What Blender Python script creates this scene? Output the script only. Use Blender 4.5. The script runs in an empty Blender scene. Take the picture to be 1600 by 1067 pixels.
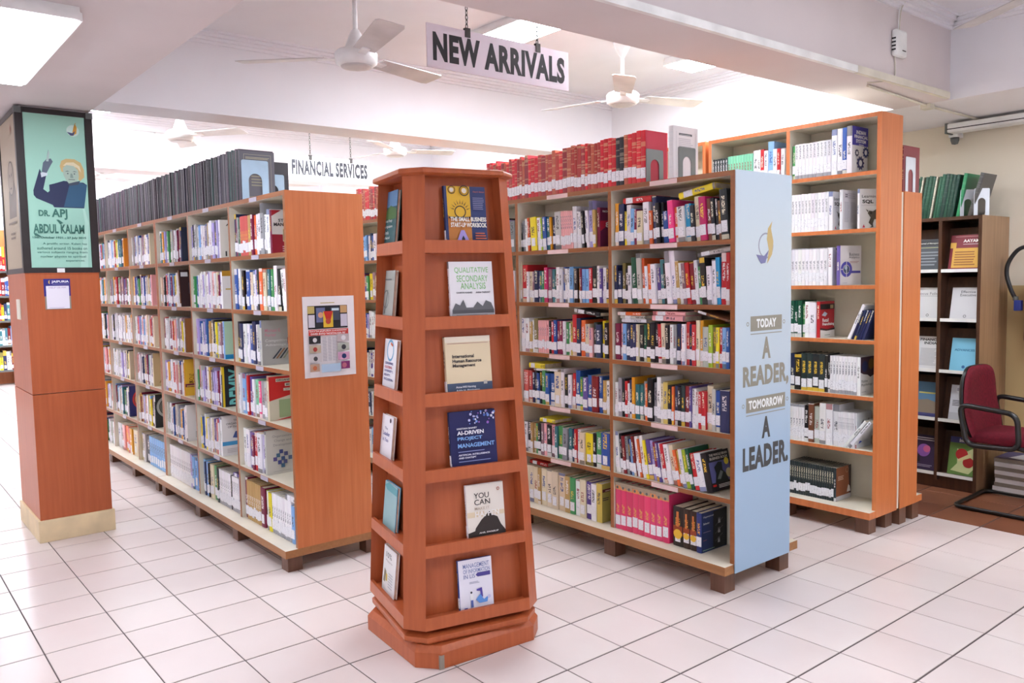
import bpy, math, random, re
from mathutils import Vector, Matrix
random.seed(7)
D = bpy.data
S = bpy.context.scene
COL = S.collection

# ------------------------------------------------------------------ camera
cd = D.cameras.new('camera'); cam = D.objects.new('camera', cd); COL.objects.link(cam)
cd.sensor_fit = 'HORIZONTAL'; cd.sensor_width = 36.0; cd.lens = 1283.4176 / 1600 * 36; cd.clip_start = .05; cd.clip_end = 100
def rodrigues(w):
    w = Vector(w); return Matrix.Rotation(w.length, 3, w.normalized())
RW = rodrigues((1.5344245, 0.71254671, -0.68729397))          # world -> camera (x right, y down, z forward)
CAMPOS = -(RW.transposed() @ (Vector((3.02467352, 3.97550139, 12.29714506)) * .30))
cm = Matrix((RW[0], -RW[1], -RW[2])).transposed().to_4x4(); cm.translation = CAMPOS
cam.matrix_world = cm
S.camera = cam

def project(p):
    q = RW @ (Vector(p) - CAMPOS)
    if q.z < .1: return None
    return (q.x / q.z * 1283.4 + 800, q.y / q.z * 1283.4 + 533.5, q.z)

# ------------------------------------------------------------------ world, exposure (the room is closed; its lamps light it)
w = D.worlds.new('world'); S.world = w; w.use_nodes = True
w.node_tree.nodes['Background'].inputs[0].default_value = (.9, .93, 1, 1)
w.node_tree.nodes['Background'].inputs[1].default_value = .3
S.view_settings.view_transform = 'Standard'; S.view_settings.look = 'None'
S.view_settings.gamma = 1; S.view_settings.use_curve_mapping = False
S.view_settings.exposure = 0.0
LAMP_BRIGHT = 52.0         # tubes over the shelving
LAMP_FILL = 25.0          # unseen fill lamps added to brighten the right bay
LAMP_DIM = 34.0            # tubes under the near soffit and by the right wall

# ------------------------------------------------------------------ colours and materials
def lin(c):
    f = lambda v: v / 12.92 if v <= .04045 else ((v + .055) / 1.055) ** 2.4
    return tuple(f(v / 255) for v in c)
def rgba(c): return lin(c) + (1,)
MATS = {}
def base(name, rough=.5, spec=.5):
    m = D.materials.new(name); m.use_nodes = True; nt = m.node_tree
    b = nt.nodes['Principled BSDF']; b.inputs['Roughness'].default_value = rough
    b.inputs['Specular IOR Level'].default_value = spec
    MATS[name] = m; return m, nt, b
def ramp(nt, fac, stops):
    r = nt.nodes.new('ShaderNodeValToRGB'); e = r.color_ramp.elements
    while len(e) < len(stops): e.new(.5)
    for i, (p, c) in enumerate(stops): e[i].position = p; e[i].color = rgba(c)
    nt.links.new(fac, r.inputs[0]); return r.outputs[0]
def noise(nt, scale, detail=3, vec=None, mapscale=None, coord='Object'):
    n = nt.nodes.new('ShaderNodeTexNoise'); n.inputs['Scale'].default_value = scale; n.inputs['Detail'].default_value = detail
    tc = nt.nodes.new('ShaderNodeTexCoord'); src = tc.outputs[coord]
    if mapscale:
        mp = nt.nodes.new('ShaderNodeMapping'); mp.inputs['Scale'].default_value = mapscale
        nt.links.new(src, mp.inputs[0]); src = mp.outputs[0]
    nt.links.new(src, n.inputs['Vector']); return n.outputs['Fac']
def plain(name, c, rough=.5, spec=.5, var=.06, scale=6, metal=0):
    m, nt, b = base(name, rough, spec)
    lo = tuple(max(0, v * (1 - var)) for v in c); hi = tuple(min(255, v * (1 + var)) for v in c)
    nt.links.new(ramp(nt, noise(nt, scale), [(.3, lo), (.7, hi)]), b.inputs['Base Color'])
    b.inputs['Metallic'].default_value = metal
    return m
def wood(name, lo, hi, rough=.35, stretch=(14, 14, .7), scale=4):
    m, nt, b = base(name, rough, .4)
    f = noise(nt, scale, 6, mapscale=stretch)
    f2 = noise(nt, 2.2, 2)
    mx = nt.nodes.new('ShaderNodeMath'); mx.operation = 'MULTIPLY_ADD'; mx.inputs[1].default_value = .6
    nt.links.new(f, mx.inputs[0])
    m2 = nt.nodes.new('ShaderNodeMath'); m2.operation = 'MULTIPLY'; m2.inputs[1].default_value = .4
    nt.links.new(f2, m2.inputs[0]); nt.links.new(m2.outputs[0], mx.inputs[2])
    nt.links.new(ramp(nt, mx.outputs[0], [(.3, lo), (.7, hi)]), b.inputs['Base Color'])
    return m
def emit(name, c, s):
    m, nt, b = base(name); b.inputs['Base Color'].default_value = rgba(c)
    b.inputs['Emission Color'].default_value = rgba(c); b.inputs['Emission Strength'].default_value = s; return m

wood('laminate', (192, 106, 58), (214, 130, 78))
wood('laminate_red', (172, 86, 48), (192, 102, 60))
wood('laminate_stand', (172, 86, 48), (192, 102, 60), stretch=(14, 14, .8))
wood('edge_wood', (140, 82, 44), (164, 102, 58), stretch=(1, 14, 14))
wood('plinth_wood', (150, 100, 58), (172, 120, 74), stretch=(1, 14, 14))
wood('leg_wood', (92, 62, 48), (120, 84, 66))
wood('walnut', (64, 40, 28), (88, 58, 42))
wood('walnut_side', (122, 92, 66), (164, 130, 98), stretch=(18, 18, .6))
plain('cream', (222, 214, 196), .45, var=.03)
plain('wall_white', (238, 236, 240), .85, .2, var=.012, scale=2)
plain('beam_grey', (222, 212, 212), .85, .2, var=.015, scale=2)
plain('beige_skirting', (226, 204, 164), .5)
plain('grout', (98, 88, 87), .9, .1)
plain('white_plastic', (240, 240, 238), .4)
plain('ivory_plastic', (222, 216, 200), .45)
plain('white_enamel', (244, 243, 242), .3)
plain('fan_blade', (204, 200, 200), .35)
plain('steel_dark', (70, 66, 64), .4, metal=.6)
plain('black_frame', (38, 30, 30), .35)
plain('black_plastic', (24, 25, 27), .35)
plain('black_tube', (20, 21, 22), .3)
plain('grey_steel', (104, 108, 106), .4, metal=.2)
plain('pale_steel', (222, 228, 236), .4)
plain('blue_steel', (176, 206, 228), .4)
plain('sign_board', (226, 214, 224), .35, var=.02)
plain('sign_white', (246, 244, 246), .35, var=.02)
plain('paper', (240, 238, 240), .6, var=.02)
plain('pages', (222, 210, 190), .8, .2, var=.1, scale=30)
plain('burgundy', (96, 20, 34), .85, .2, var=.12, scale=60)
plain('red_paint', (150, 30, 38), .3)
plain('blue_plastic', (40, 60, 140), .4)
plain('rubber', (30, 30, 32), .6)
plain('card_grey', (150, 140, 128), .6)
plain('hang_white', (228, 226, 222), .5)
plain('tape', (226, 216, 186), .5)

def tile_mat(name, cols, rough):
    m, nt, b = base(name, rough, .45)
    oi = nt.nodes.new('ShaderNodeObjectInfo')
    f = noise(nt, 3.5, 4, coord='Object')
    tc = nt.nodes.new('ShaderNodeNewGeometry')
    n = nt.nodes.new('ShaderNodeTexNoise'); n.inputs['Scale'].default_value = 2.3; n.inputs['Detail'].default_value = 5
    nt.links.new(tc.outputs['Position'], n.inputs['Vector'])
    a = nt.nodes.new('ShaderNodeMath'); a.operation = 'MULTIPLY_ADD'; a.inputs[1].default_value = .35
    nt.links.new(oi.outputs['Random'], a.inputs[0])
    k = nt.nodes.new('ShaderNodeMath'); k.operation = 'MULTIPLY'; k.inputs[1].default_value = .65; nt.links.new(n.outputs['Fac'], k.inputs[0])
    nt.links.new(k.outputs[0], a.inputs[2])
    nt.links.new(ramp(nt, a.outputs[0], cols), b.inputs['Base Color'])
tile_mat('tile_cream', [(.25, (216, 202, 198)), (.5, (222, 209, 206)), (.75, (226, 216, 212))], .28)
tile_mat('tile_brown', [(.25, (112, 66, 46)), (.5, (128, 78, 54)), (.75, (142, 90, 64))], .45)

def two_tone():
    m, nt, b = base('wall_beige', .8, .2)
    g = nt.nodes.new('ShaderNodeNewGeometry'); sx = nt.nodes.new('ShaderNodeSeparateXYZ'); nt.links.new(g.outputs['Position'], sx.inputs[0])
    mr = nt.nodes.new('ShaderNodeMath'); mr.operation = 'GREATER_THAN'; mr.inputs[1].default_value = 1.38; nt.links.new(sx.outputs['Z'], mr.inputs[0])
    nt.links.new(ramp(nt, mr.outputs[0], [(.4, (204, 178, 128)), (.6, (236, 226, 206))]), b.inputs['Base Color'])
two_tone()
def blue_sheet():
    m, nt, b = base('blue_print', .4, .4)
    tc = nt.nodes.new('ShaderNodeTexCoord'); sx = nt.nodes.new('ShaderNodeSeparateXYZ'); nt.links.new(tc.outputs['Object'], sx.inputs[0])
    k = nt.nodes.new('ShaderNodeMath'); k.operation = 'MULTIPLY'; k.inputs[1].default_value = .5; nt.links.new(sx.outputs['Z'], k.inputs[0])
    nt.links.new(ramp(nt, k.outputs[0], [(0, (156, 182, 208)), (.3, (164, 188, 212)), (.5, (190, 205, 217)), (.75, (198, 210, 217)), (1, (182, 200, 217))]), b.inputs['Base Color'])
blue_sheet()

def attr(nt, name):
    a = nt.nodes.new('ShaderNodeAttribute'); a.attribute_name = name; return a
def print_mat():
    m, nt, b = base('print', .45, .35)
    nt.links.new(attr(nt, 'cov').outputs['Color'], b.inputs['Base Color'])
print_mat()
def math_(nt, op, a, b_=None, c=None):
    n = nt.nodes.new('ShaderNodeMath'); n.operation = op
    for i, v in enumerate((a, b_, c)):
        if v is None: continue
        if isinstance(v, (int, float)): n.inputs[i].default_value = v
        else: nt.links.new(v, n.inputs[i])
    return n.outputs[0]
def cover_mat():
    """book cover: colour per face, printed title along the spine (uv: x across the spine 0..1, y up in metres; x<0 elsewhere)"""
    m, nt, b = base('book_cover', .38, .4)
    cov = attr(nt, 'cov').outputs['Color']; ink = attr(nt, 'ink').outputs['Color']; seed = attr(nt, 'seed').outputs['Fac']
    uv = nt.nodes.new('ShaderNodeUVMap'); sx = nt.nodes.new('ShaderNodeSeparateXYZ'); nt.links.new(uv.outputs[0], sx.inputs[0])
    U, V = sx.outputs['X'], sx.outputs['Y']
    cell = nt.nodes.new('ShaderNodeCombineXYZ')
    nt.links.new(math_(nt, 'FLOOR', math_(nt, 'MULTIPLY', U, 7)), cell.inputs[0])
    nt.links.new(math_(nt, 'FLOOR', math_(nt, 'MULTIPLY', V, 300)), cell.inputs[1])
    nt.links.new(math_(nt, 'MULTIPLY', seed, 97), cell.inputs[2])
    wn = nt.nodes.new('ShaderNodeTexWhiteNoise'); wn.noise_dimensions = '3D'; nt.links.new(cell.outputs[0], wn.inputs['Vector'])
    glyph = math_(nt, 'MULTIPLY', math_(nt, 'GREATER_THAN', wn.outputs['Value'], .45), .85)
    inu = math_(nt, 'LESS_THAN', math_(nt, 'ABSOLUTE', math_(nt, 'SUBTRACT', U, .5)), .23)
    lo = math_(nt, 'GREATER_THAN', V, math_(nt, 'MULTIPLY_ADD', seed, .03, .085))
    hi = math_(nt, 'LESS_THAN', V, math_(nt, 'MULTIPLY_ADD', seed, .07, .13))
    title = math_(nt, 'MULTIPLY', math_(nt, 'MULTIPLY', glyph, inu), math_(nt, 'MULTIPLY', lo, hi))
    s2 = math_(nt, 'FRACT', math_(nt, 'MULTIPLY', seed, 7.31))
    band = math_(nt, 'MULTIPLY', math_(nt, 'GREATER_THAN', V, math_(nt, 'MULTIPLY_ADD', s2, .1, .14)), math_(nt, 'GREATER_THAN', s2, .55))
    band = math_(nt, 'MULTIPLY', band, math_(nt, 'GREATER_THAN', U, 0))
    band2 = math_(nt, 'MULTIPLY', math_(nt, 'LESS_THAN', V, .022), math_(nt, 'LESS_THAN', s2, .3))
    band2 = math_(nt, 'MULTIPLY', band2, math_(nt, 'GREATER_THAN', U, 0))
    fac = math_(nt, 'MAXIMUM', title, math_(nt, 'MULTIPLY', math_(nt, 'MAXIMUM', band, band2), .75))
    mx = nt.nodes.new('ShaderNodeMix'); mx.data_type = 'RGBA'
    nt.links.new(fac, mx.inputs['Factor']); nt.links.new(cov, mx.inputs['A']); nt.links.new(ink, mx.inputs['B'])
    nt.links.new(mx.outputs['Result'], b.inputs['Base Color'])
cover_mat()
def bound_mat():
    """leather-look bound volume: colour per face with gilt lines across the spine"""
    m, nt, b = base('bound_cover', .35, .5)
    cov = attr(nt, 'cov').outputs['Color']; ink = attr(nt, 'ink').outputs['Color']; seed = attr(nt, 'seed').outputs['Fac']
    uv = nt.nodes.new('ShaderNodeUVMap'); sx = nt.nodes.new('ShaderNodeSeparateXYZ'); nt.links.new(uv.outputs[0], sx.inputs[0])
    U, V = sx.outputs['X'], sx.outputs['Y']
    cell = nt.nodes.new('ShaderNodeCombineXYZ')
    nt.links.new(math_(nt, 'FLOOR', math_(nt, 'MULTIPLY', V, 170)), cell.inputs[1])
    nt.links.new(math_(nt, 'MULTIPLY', seed, 97), cell.inputs[2])
    wn = nt.nodes.new('ShaderNodeTexWhiteNoise'); wn.noise_dimensions = '3D'; nt.links.new(cell.outputs[0], wn.inputs['Vector'])
    line = math_(nt, 'GREATER_THAN', wn.outputs['Value'], .78)
    on = math_(nt, 'MULTIPLY', line, math_(nt, 'GREATER_THAN', U, 0))
    on = math_(nt, 'MULTIPLY', on, math_(nt, 'GREATER_THAN', V, .05))
    mx = nt.nodes.new('ShaderNodeMix'); mx.data_type = 'RGBA'
    nt.links.new(math_(nt, 'MULTIPLY', on, .38), mx.inputs['Factor']); nt.links.new(cov, mx.inputs['A']); nt.links.new(ink, mx.inputs['B'])
    nt.links.new(mx.outputs['Result'], b.inputs['Base Color'])
bound_mat()
def sticker_mat():
    m, nt, b = base('sticker', .5, .3)
    tc = nt.nodes.new('ShaderNodeNewGeometry'); mp = nt.nodes.new('ShaderNodeMapping'); mp.inputs['Scale'].default_value = (160, 160, 220)
    nt.links.new(tc.outputs['Position'], mp.inputs[0])
    n = nt.nodes.new('ShaderNodeTexNoise'); n.inputs['Scale'].default_value = 1; nt.links.new(mp.outputs[0], n.inputs['Vector'])
    nt.links.new(ramp(nt, n.outputs['Fac'], [(.3, (188, 186, 196)), (.42, (240, 240, 246))]), b.inputs['Base Color'])
sticker_mat()

# ------------------------------------------------------------------ mesh helpers
def link(o, parent=None):
    COL.objects.link(o)
    if parent is not None: o.parent = parent
    return o
def tag(o, label=None, cat=None, group=None, kind=None):
    if label: o['label'] = label
    if cat: o['category'] = cat
    if group: o['group'] = group
    if kind: o['kind'] = kind
    return o
def thing(name, label, cat, loc=(0, 0, 0), rz=0, group=None):
    o = D.objects.new(name, None); COL.objects.link(o); o.empty_display_size = .1
    o.location = loc; o.rotation_euler = (0, 0, rz); return tag(o, label, cat, group)

class MB:
    def __init__(s): s.v = []; s.f = []; s.m = []; s.cov = []; s.ink = []; s.seed = []; s.uv = []; s.attrs = False
    def add(s, vs, fs, mi=0, M=None):
        o = len(s.v)
        s.v += [tuple(M @ Vector(p)) for p in vs] if M is not None else [tuple(p) for p in vs]
        for k, f in enumerate(fs):
            s.f.append(tuple(i + o for i in f)); s.m.append(mi[k] if isinstance(mi, (list, tuple)) else mi)
        return s
    def box(s, x0, x1, y0, y1, z0, z1, mi=0, M=None):
        # faces: -z +z -y +y -x +x
        vs = [(x0, y0, z0), (x1, y0, z0), (x1, y1, z0), (x0, y1, z0), (x0, y0, z1), (x1, y0, z1), (x1, y1, z1), (x0, y1, z1)]
        return s.add(vs, [(3, 2, 1, 0), (4, 5, 6, 7), (0, 1, 5, 4), (2, 3, 7, 6), (3, 0, 4, 7), (1, 2, 6, 5)], mi, M)
    def prism(s, poly, z0, z1, mi=0, M=None, poly2=None):
        n = len(poly); p2 = poly2 or poly
        vs = [(x, y, z0) for x, y in poly] + [(x, y, z1) for x, y in p2]
        fs = [tuple(range(n))[::-1], tuple(range(n, 2 * n))] + [(i, (i + 1) % n, (i + 1) % n + n, i + n) for i in range(n)]
        return s.add(vs, fs, mi, M)
    def lathe(s, prof, n=24, mi=0, M=None):
        vs = []; fs = []
        for r, z in prof:
            for k in range(n):
                a = 2 * math.pi * k / n; vs.append((r * math.cos(a), r * math.sin(a), z))
        for i in range(len(prof) - 1):
            for k in range(n):
                fs.append((i * n + k, i * n + (k + 1) % n, (i + 1) * n + (k + 1) % n, (i + 1) * n + k))
        fs.append(tuple(range(n))[::-1]); fs.append(tuple(range((len(prof) - 1) * n, len(prof) * n)))
        return s.add(vs, fs, mi, M)
    def tube(s, path, r, n=8, mi=0, closed=False, flat=1.0):
        P = [Vector(p) for p in path]; vs = []; fs = []; up = None; N = len(P)
        for i in range(N):
            a = P[i - 1] if (i > 0 or closed) else P[i]; b = P[(i + 1) % N] if (i < N - 1 or closed) else P[i]
            t = (b - a).normalized()
            if up is None: up = Vector((0, 0, 1)) if abs(t.z) < .9 else Vector((1, 0, 0))
            sd = t.cross(up).normalized(); up = sd.cross(t).normalized()
            for k in range(n):
                an = 2 * math.pi * k / n; vs.append(P[i] + sd * (r * math.cos(an)) + up * (r * flat * math.sin(an)))
        rng = range(N) if closed else range(N - 1)
        for i in rng:
            j = (i + 1) % N
            for k in range(n): fs.append((i * n + k, i * n + (k + 1) % n, j * n + (k + 1) % n, j * n + k))
        if not closed: fs.append(tuple(range(n))[::-1]); fs.append(tuple(range((N - 1) * n, N * n)))
        return s.add(vs, fs, mi)
    def build(s, name, mats, parent=None, smooth=False, bevel=0):
        me = D.meshes.new(name); me.from_pydata(s.v, [], s.f)
        for m in ([mats] if isinstance(mats, str) else mats): me.materials.append(MATS[m])
        if any(s.m): me.polygons.foreach_set('material_index', s.m)
        if s.cov: put_attrs(me, s.cov, s.ink, s.seed, s.uv)
        if smooth: me.polygons.foreach_set('use_smooth', [len(f) == 4 for f in s.f])
        me.update()
        o = D.objects.new(name, me); link(o, parent)
        if bevel:
            b = o.modifiers.new('bevel', 'BEVEL'); b.width = bevel; b.segments = 2; b.limit_method = 'ANGLE'
        return o
def put_attrs(me, cov, ink=None, seed=None, uv=None):
    def col(name, data):
        a = me.attributes.new(name, 'FLOAT_COLOR', 'FACE'); fl = []
        for c in data: fl += c if len(c) == 4 else tuple(c) + (1,)
        a.data.foreach_set('color', fl)
    col('cov', cov)
    if ink: col('ink', ink)
    if seed: me.attributes.new('seed', 'FLOAT', 'FACE').data.foreach_set('value', seed)
    if uv:
        l = me.uv_layers.new(name='UVMap'); fl = []
        for u in uv: fl += u
        l.data.foreach_set('uv', fl)
def smoothpath(pts, n=6):
    P = [Vector(p) for p in pts]; out = []
    for i in range(len(P) - 1):
        p0 = P[max(i - 1, 0)]; p1 = P[i]; p2 = P[i + 1]; p3 = P[min(i + 2, len(P) - 1)]
        for k in range(n):
            t = k / n
            out.append(.5 * ((2 * p1) + (p2 - p0) * t + (2 * p0 - 5 * p1 + 4 * p2 - p3) * t * t + (3 * p1 - p0 - 3 * p2 + p3) * t ** 3))
    out.append(P[-1]); return out
def fillet(pts, r, n=5, closed=False):
    P = [Vector(p) for p in pts]; out = []; N = len(P)
    for i in range(N):
        if not closed and i in (0, N - 1): out.append(P[i]); continue
        a, b, c = P[i - 1], P[i], P[(i + 1) % N]
        u = (a - b); v = (c - b); k = min(r, u.length * .45, v.length * .45)
        p, q = b + u.normalized() * k, b + v.normalized() * k
        for j in range(n + 1):
            t = j / n; out.append((1 - t) ** 2 * p + 2 * t * (1 - t) * b + t * t * q)
    return out

# ------------------------------------------------------------------ flat print (lettering, covers, posters): one mesh with a colour per face
TXT = {}
def text_mesh(s, bold):
    k = (s, bold)
    if k not in TXT:
        c = D.curves.new('text', 'FONT'); c.body = s; c.offset = {True: .03, False: .004, 'H': .05}[bold]; c.resolution_u = 3; c.space_character = 1.1 if bold == 'H' else 1.0; c.fill_mode = 'FRONT'
        o = D.objects.new('text', c); me = D.meshes.new_from_object(o)
        vs = [(v.co.x, v.co.y) for v in me.vertices]; fs = [tuple(p.vertices) for p in me.polygons]
        D.objects.remove(o); D.curves.remove(c); D.meshes.remove(me)
        x0 = min(v[0] for v in vs); x1 = max(v[0] for v in vs); y0 = min(v[1] for v in vs); y1 = max(v[1] for v in vs)
        TXT[k] = ([((x - x0) / (x1 - x0), (y - y0) / (y1 - y0)) for x, y in vs], fs)
    return TXT[k]
def art(parent, items, O, U, V, W=1, H=1, name='cover_print', lift=.0004, start=.0006):
    """items in unit coordinates of a W x H sheet at O spanned by unit vectors U (right) and V (up); each item lies a hair above the last"""
    O, U, V = Vector(O), Vector(U), Vector(V); N = U.cross(V)
    vs = []; fs = []; cov = []; lv = start
    def emitp(pts, faces, c):
        nonlocal lv
        o = len(vs)
        for u, v in pts: vs.append(tuple(O + U * (u * W) + V * (v * H) + N * lv))
        for f in faces: fs.append(tuple(i + o for i in f)); cov.append(rgba(c))
    for it in items:
        k = it[0]
        if k == 'r': _, u0, v0, u1, v1, c = it; emitp([(u0, v0), (u1, v0), (u1, v1), (u0, v1)], [(0, 1, 2, 3)], c)
        elif k == 'p': emitp(it[1], [tuple(range(len(it[1])))], it[2])
        elif k == 'd' or k == 'o':      # disc / ring: u,v,radius (of W), [inner], colour
            u, v, r = it[1:4]; a = H / W; n = 28
            out = [(u + r * math.cos(2 * math.pi * i / n), v + r / a * math.sin(2 * math.pi * i / n)) for i in range(n)]
            if k == 'd': emitp(out, [tuple(range(n))], it[4])
            else:
                q = it[4] / r; inn = [(u + (x - u) * q, v + (y - v) * q) for x, y in out]
                emitp(out + inn, [(i, (i + 1) % n, (i + 1) % n + n, i + n) for i in range(n)], it[5])
        elif k in 'tTH':
            _, s, u0, v0, u1, v1, c = it; tv, tf = text_mesh(s, 'H' if k == 'H' else k == 'T')
            emitp([(u0 + x * (u1 - u0), v0 + y * (v1 - v0)) for x, y in tv], tf, c)
        elif k == 'v':                  # text turned to read upward
            _, s, u0, v0, u1, v1, c = it; tv, tf = text_mesh(s, True)
            emitp([(u1 - y * (u1 - u0), v0 + x * (v1 - v0)) for x, y in tv], tf, c)
        elif k == 'l':                  # lines of print too small to read
            _, u0, v0, u1, v1, n, c = it
            for i in range(n):
                y = v0 + (v1 - v0) * i / n; e = u1 - (u1 - u0) * random.uniform(0, .2)
                emitp([(u0, y), (e, y), (e, y + (v1 - v0) / n * .45), (u0, y + (v1 - v0) / n * .45)], [(0, 1, 2, 3)], c)
        lv += lift
    me = D.meshes.new(name); me.from_pydata(vs, [], fs); me.materials.append(MATS['print']); put_attrs(me, cov); me.update()
    return link(D.objects.new(name, me), parent)

# ------------------------------------------------------------------ room shell
T = .30
HB, HC = 2.52, 3.0
XMIN, XMAX, YMIN, YMAX = -13.2, 3.6, -5.2, 3.25
def struct(o): o['kind'] = 'structure'; return o
floor = struct(MB().box(XMIN, XMAX, YMIN, YMAX, -.05, -.003).build('floor', 'grout'))
def tile_mesh(mat):
    g = .0042; q = .0026; b = .0015; a = T - g; e = T - q; mb = MB()
    lo = [(g, q, -.003), (a, q, -.003), (a, e, -.003), (g, e, -.003)]
    mid = [(x, y, -.0012) for x, y, _ in lo]
    hi = [(g + b, q + b, 0), (a - b, q + b, 0), (a - b, e - b, 0), (g + b, e - b, 0)]
    fs = [(8, 9, 10, 11)] + [(i, (i + 1) % 4, (i + 1) % 4 + 4, i + 4) for i in range(4)] + [(i + 4, (i + 1) % 4 + 4, (i + 1) % 4 + 8, i + 8) for i in range(4)]
    mb.add(lo + mid + hi, fs); return mb
tcell = []
for i in range(int(XMIN / T), int(XMAX / T)):
    for j in range(int(YMIN / T), int(YMAX / T) + 1):
        if (j + 1) * T > YMAX + .01: continue
        c = project(((i + .5) * T, (j + .5) * T, 0)); vis = 0
        if c and -40 < c[0] < 1640 and 560 < c[1] < 1110: vis = 1 / c[2] ** 3
        x, y = (i + .5) * T, (j + .5) * T
        if -6 < x < -1.9 and -1.0 < y: vis *= .01            # behind the left bookcase
        if x < -.3 and y > .4: vis *= .01                       # behind the blue-ended bookcase
        tcell.append((vis, i, j))
tcell.sort(reverse=True)
tm = {}
for k, mt in enumerate(('tile_cream', 'tile_brown')):
    o = tile_mesh(mt).build('tile', mt); tm[mt] = o.data; D.objects.remove(o)
rest = {'tile_cream': MB(), 'tile_brown': MB()}
tb = tile_mesh('')
for n, (vis, i, j) in enumerate(tcell):
    mt = 'tile_brown' if (j >= 7 and i >= -9) else 'tile_cream'
    if n < 300 and vis > 0:
        o = link(D.objects.new('tile', tm[mt]), floor); o.location = (i * T, j * T, 0)
    else: rest[mt].add(tb.v, tb.f, 0, Matrix.Translation((i * T, j * T, 0)))
for mt, mb in rest.items():
    if mb.f: tag(mb.build('tile', mt, floor), kind='stuff')

struct(MB().box(XMIN, XMAX, YMIN, YMAX, HC, HC + .1).build('ceiling', 'wall_white'))
struct(MB().box(XMIN - .1, XMAX + .1, YMAX, YMAX + .1, 0, HC).build('wall_back', 'wall_beige'))
struct(MB().box(XMIN - .1, XMIN, YMIN, YMAX, 0, HC).build('wall_left', 'wall_white'))
struct(MB().box(XMAX, XMAX + .1, YMIN, YMAX, 0, HC).build('wall_right', 'wall_white'))
struct(MB().box(XMIN - .1, XMAX + .1, YMIN - .1, YMIN, 0, HC).build('wall_front', 'wall_white'))
# beams: wide soffit over the pillar, soffit along the back wall, cross beams
ntr = [0]
def trim(mb, mat, smooth=False):
    ntr[0] += 1; return struct(mb.build('trim_%d' % ntr[0], mat, smooth=smooth))
YS, YB = -1.745, 2.33
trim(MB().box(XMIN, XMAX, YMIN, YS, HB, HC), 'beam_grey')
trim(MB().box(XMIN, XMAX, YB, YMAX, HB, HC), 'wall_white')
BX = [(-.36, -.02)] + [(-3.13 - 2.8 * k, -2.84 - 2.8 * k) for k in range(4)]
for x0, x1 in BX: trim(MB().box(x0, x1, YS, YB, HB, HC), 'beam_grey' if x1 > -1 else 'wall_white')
def crown(x0, x1, y0, y1):
    mb = MB()
    for k, (d, a, b) in enumerate(((.075, HC - .016, HC), (.055, HC - .035, HC - .016), (.03, HC - .052, HC - .035), (.014, HC - .07, HC - .052))):
        mb.box(x0, x0 + d, y0, y1, a, b); mb.box(x1 - d, x1, y0, y1, a, b); mb.box(x0, x1, y0, y0 + d, a, b); mb.box(x0, x1, y1 - d, y1, a, b)
    trim(mb, 'wall_white')
xs = [XMAX] + [v for x0, x1 in BX for v in (x1, x0)] + [XMIN]
BAYS = [(xs[i + 1], xs[i]) for i in range(0, len(xs), 2)]
for a, b in BAYS: crown(a, b, YS, YB)

# ------------------------------------------------------------------ lamps
emit('tube_light', (238, 246, 255), LAMP_BRIGHT); emit('tube_light_dim', (238, 245, 255), LAMP_DIM); emit('tube_light_fill', (238, 245, 255), LAMP_FILL)  # the last emitter serves the added right-bay fill lamps
def fixture(x, y, z, L=1.22, Wd=.30, dim=False, label='', fill_light=False):
    t = thing('ceiling_light', label, 'ceiling light', (x, y, z), 0, 'fluorescent ceiling lights')
    MB().box(-L / 2, L / 2, -Wd / 2, Wd / 2, -.022, 0).build('housing', 'white_enamel', t)
    fr = MB()
    for s in (-1, 1):
        fr.box(-L / 2, L / 2, s * Wd / 2 - .008, s * Wd / 2 + .008, -.05, -.02); fr.box(s * L / 2 - .008, s * L / 2 + .008, -Wd / 2, Wd / 2, -.05, -.02)
    fr.build('frame', 'white_enamel', t)
    MB().box(-L / 2 + .012, L / 2 - .012, -Wd / 2 + .012, Wd / 2 - .012, -.058, -.023).build('diffuser', 'tube_light_fill' if fill_light else 'tube_light_dim' if dim else 'tube_light', t)
BAYNAME = ['right bay', 'nearest bay', 'second bay', 'third bay', 'fourth bay', 'farthest bay']
for k, (a, b) in enumerate(BAYS):
    if k == 0: continue
    c = (a + b) / 2
    for y, nm in ((.28, 'middle'), (1.75, 'back'), (-1.25, 'front')):
        if k == 1 and nm == 'front': continue
        fixture({'middle': c + .3, 'back': c + .58, 'front': c - .35}[nm], y, HC, label='%s fluorescent light on the ceiling of the %s beyond the beam' % (nm, BAYNAME[k]))
fixture(-1.81, -2.33, HB, Wd=.26, dim=True, label='bright fluorescent light on the grey soffit by the pillar')
for x, y, lb in ((1.2, -3.6, 'fluorescent light on the soffit behind the camera'), (-4.6, -3.4, 'fluorescent light on the soffit beyond the pillar'), (-8, -3.4, 'farthest fluorescent light on the grey soffit')): fixture(x, y, HB, dim=True, label=lb)
fixture(2.2, -.6, HC, fill_light=True, label='fluorescent ceiling light in the right bay near the camera')  # out of view, added to light the camera side of the room
fixture(1.75, .75, HC, fill_light=True, label='fluorescent ceiling light in the middle of the right bay')  # another unseen lamp, added to brighten the blue panel and right floor
fixture(1.7, 2.75, HB, dim=True, label='fluorescent light under the soffit along the beige wall')

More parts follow.
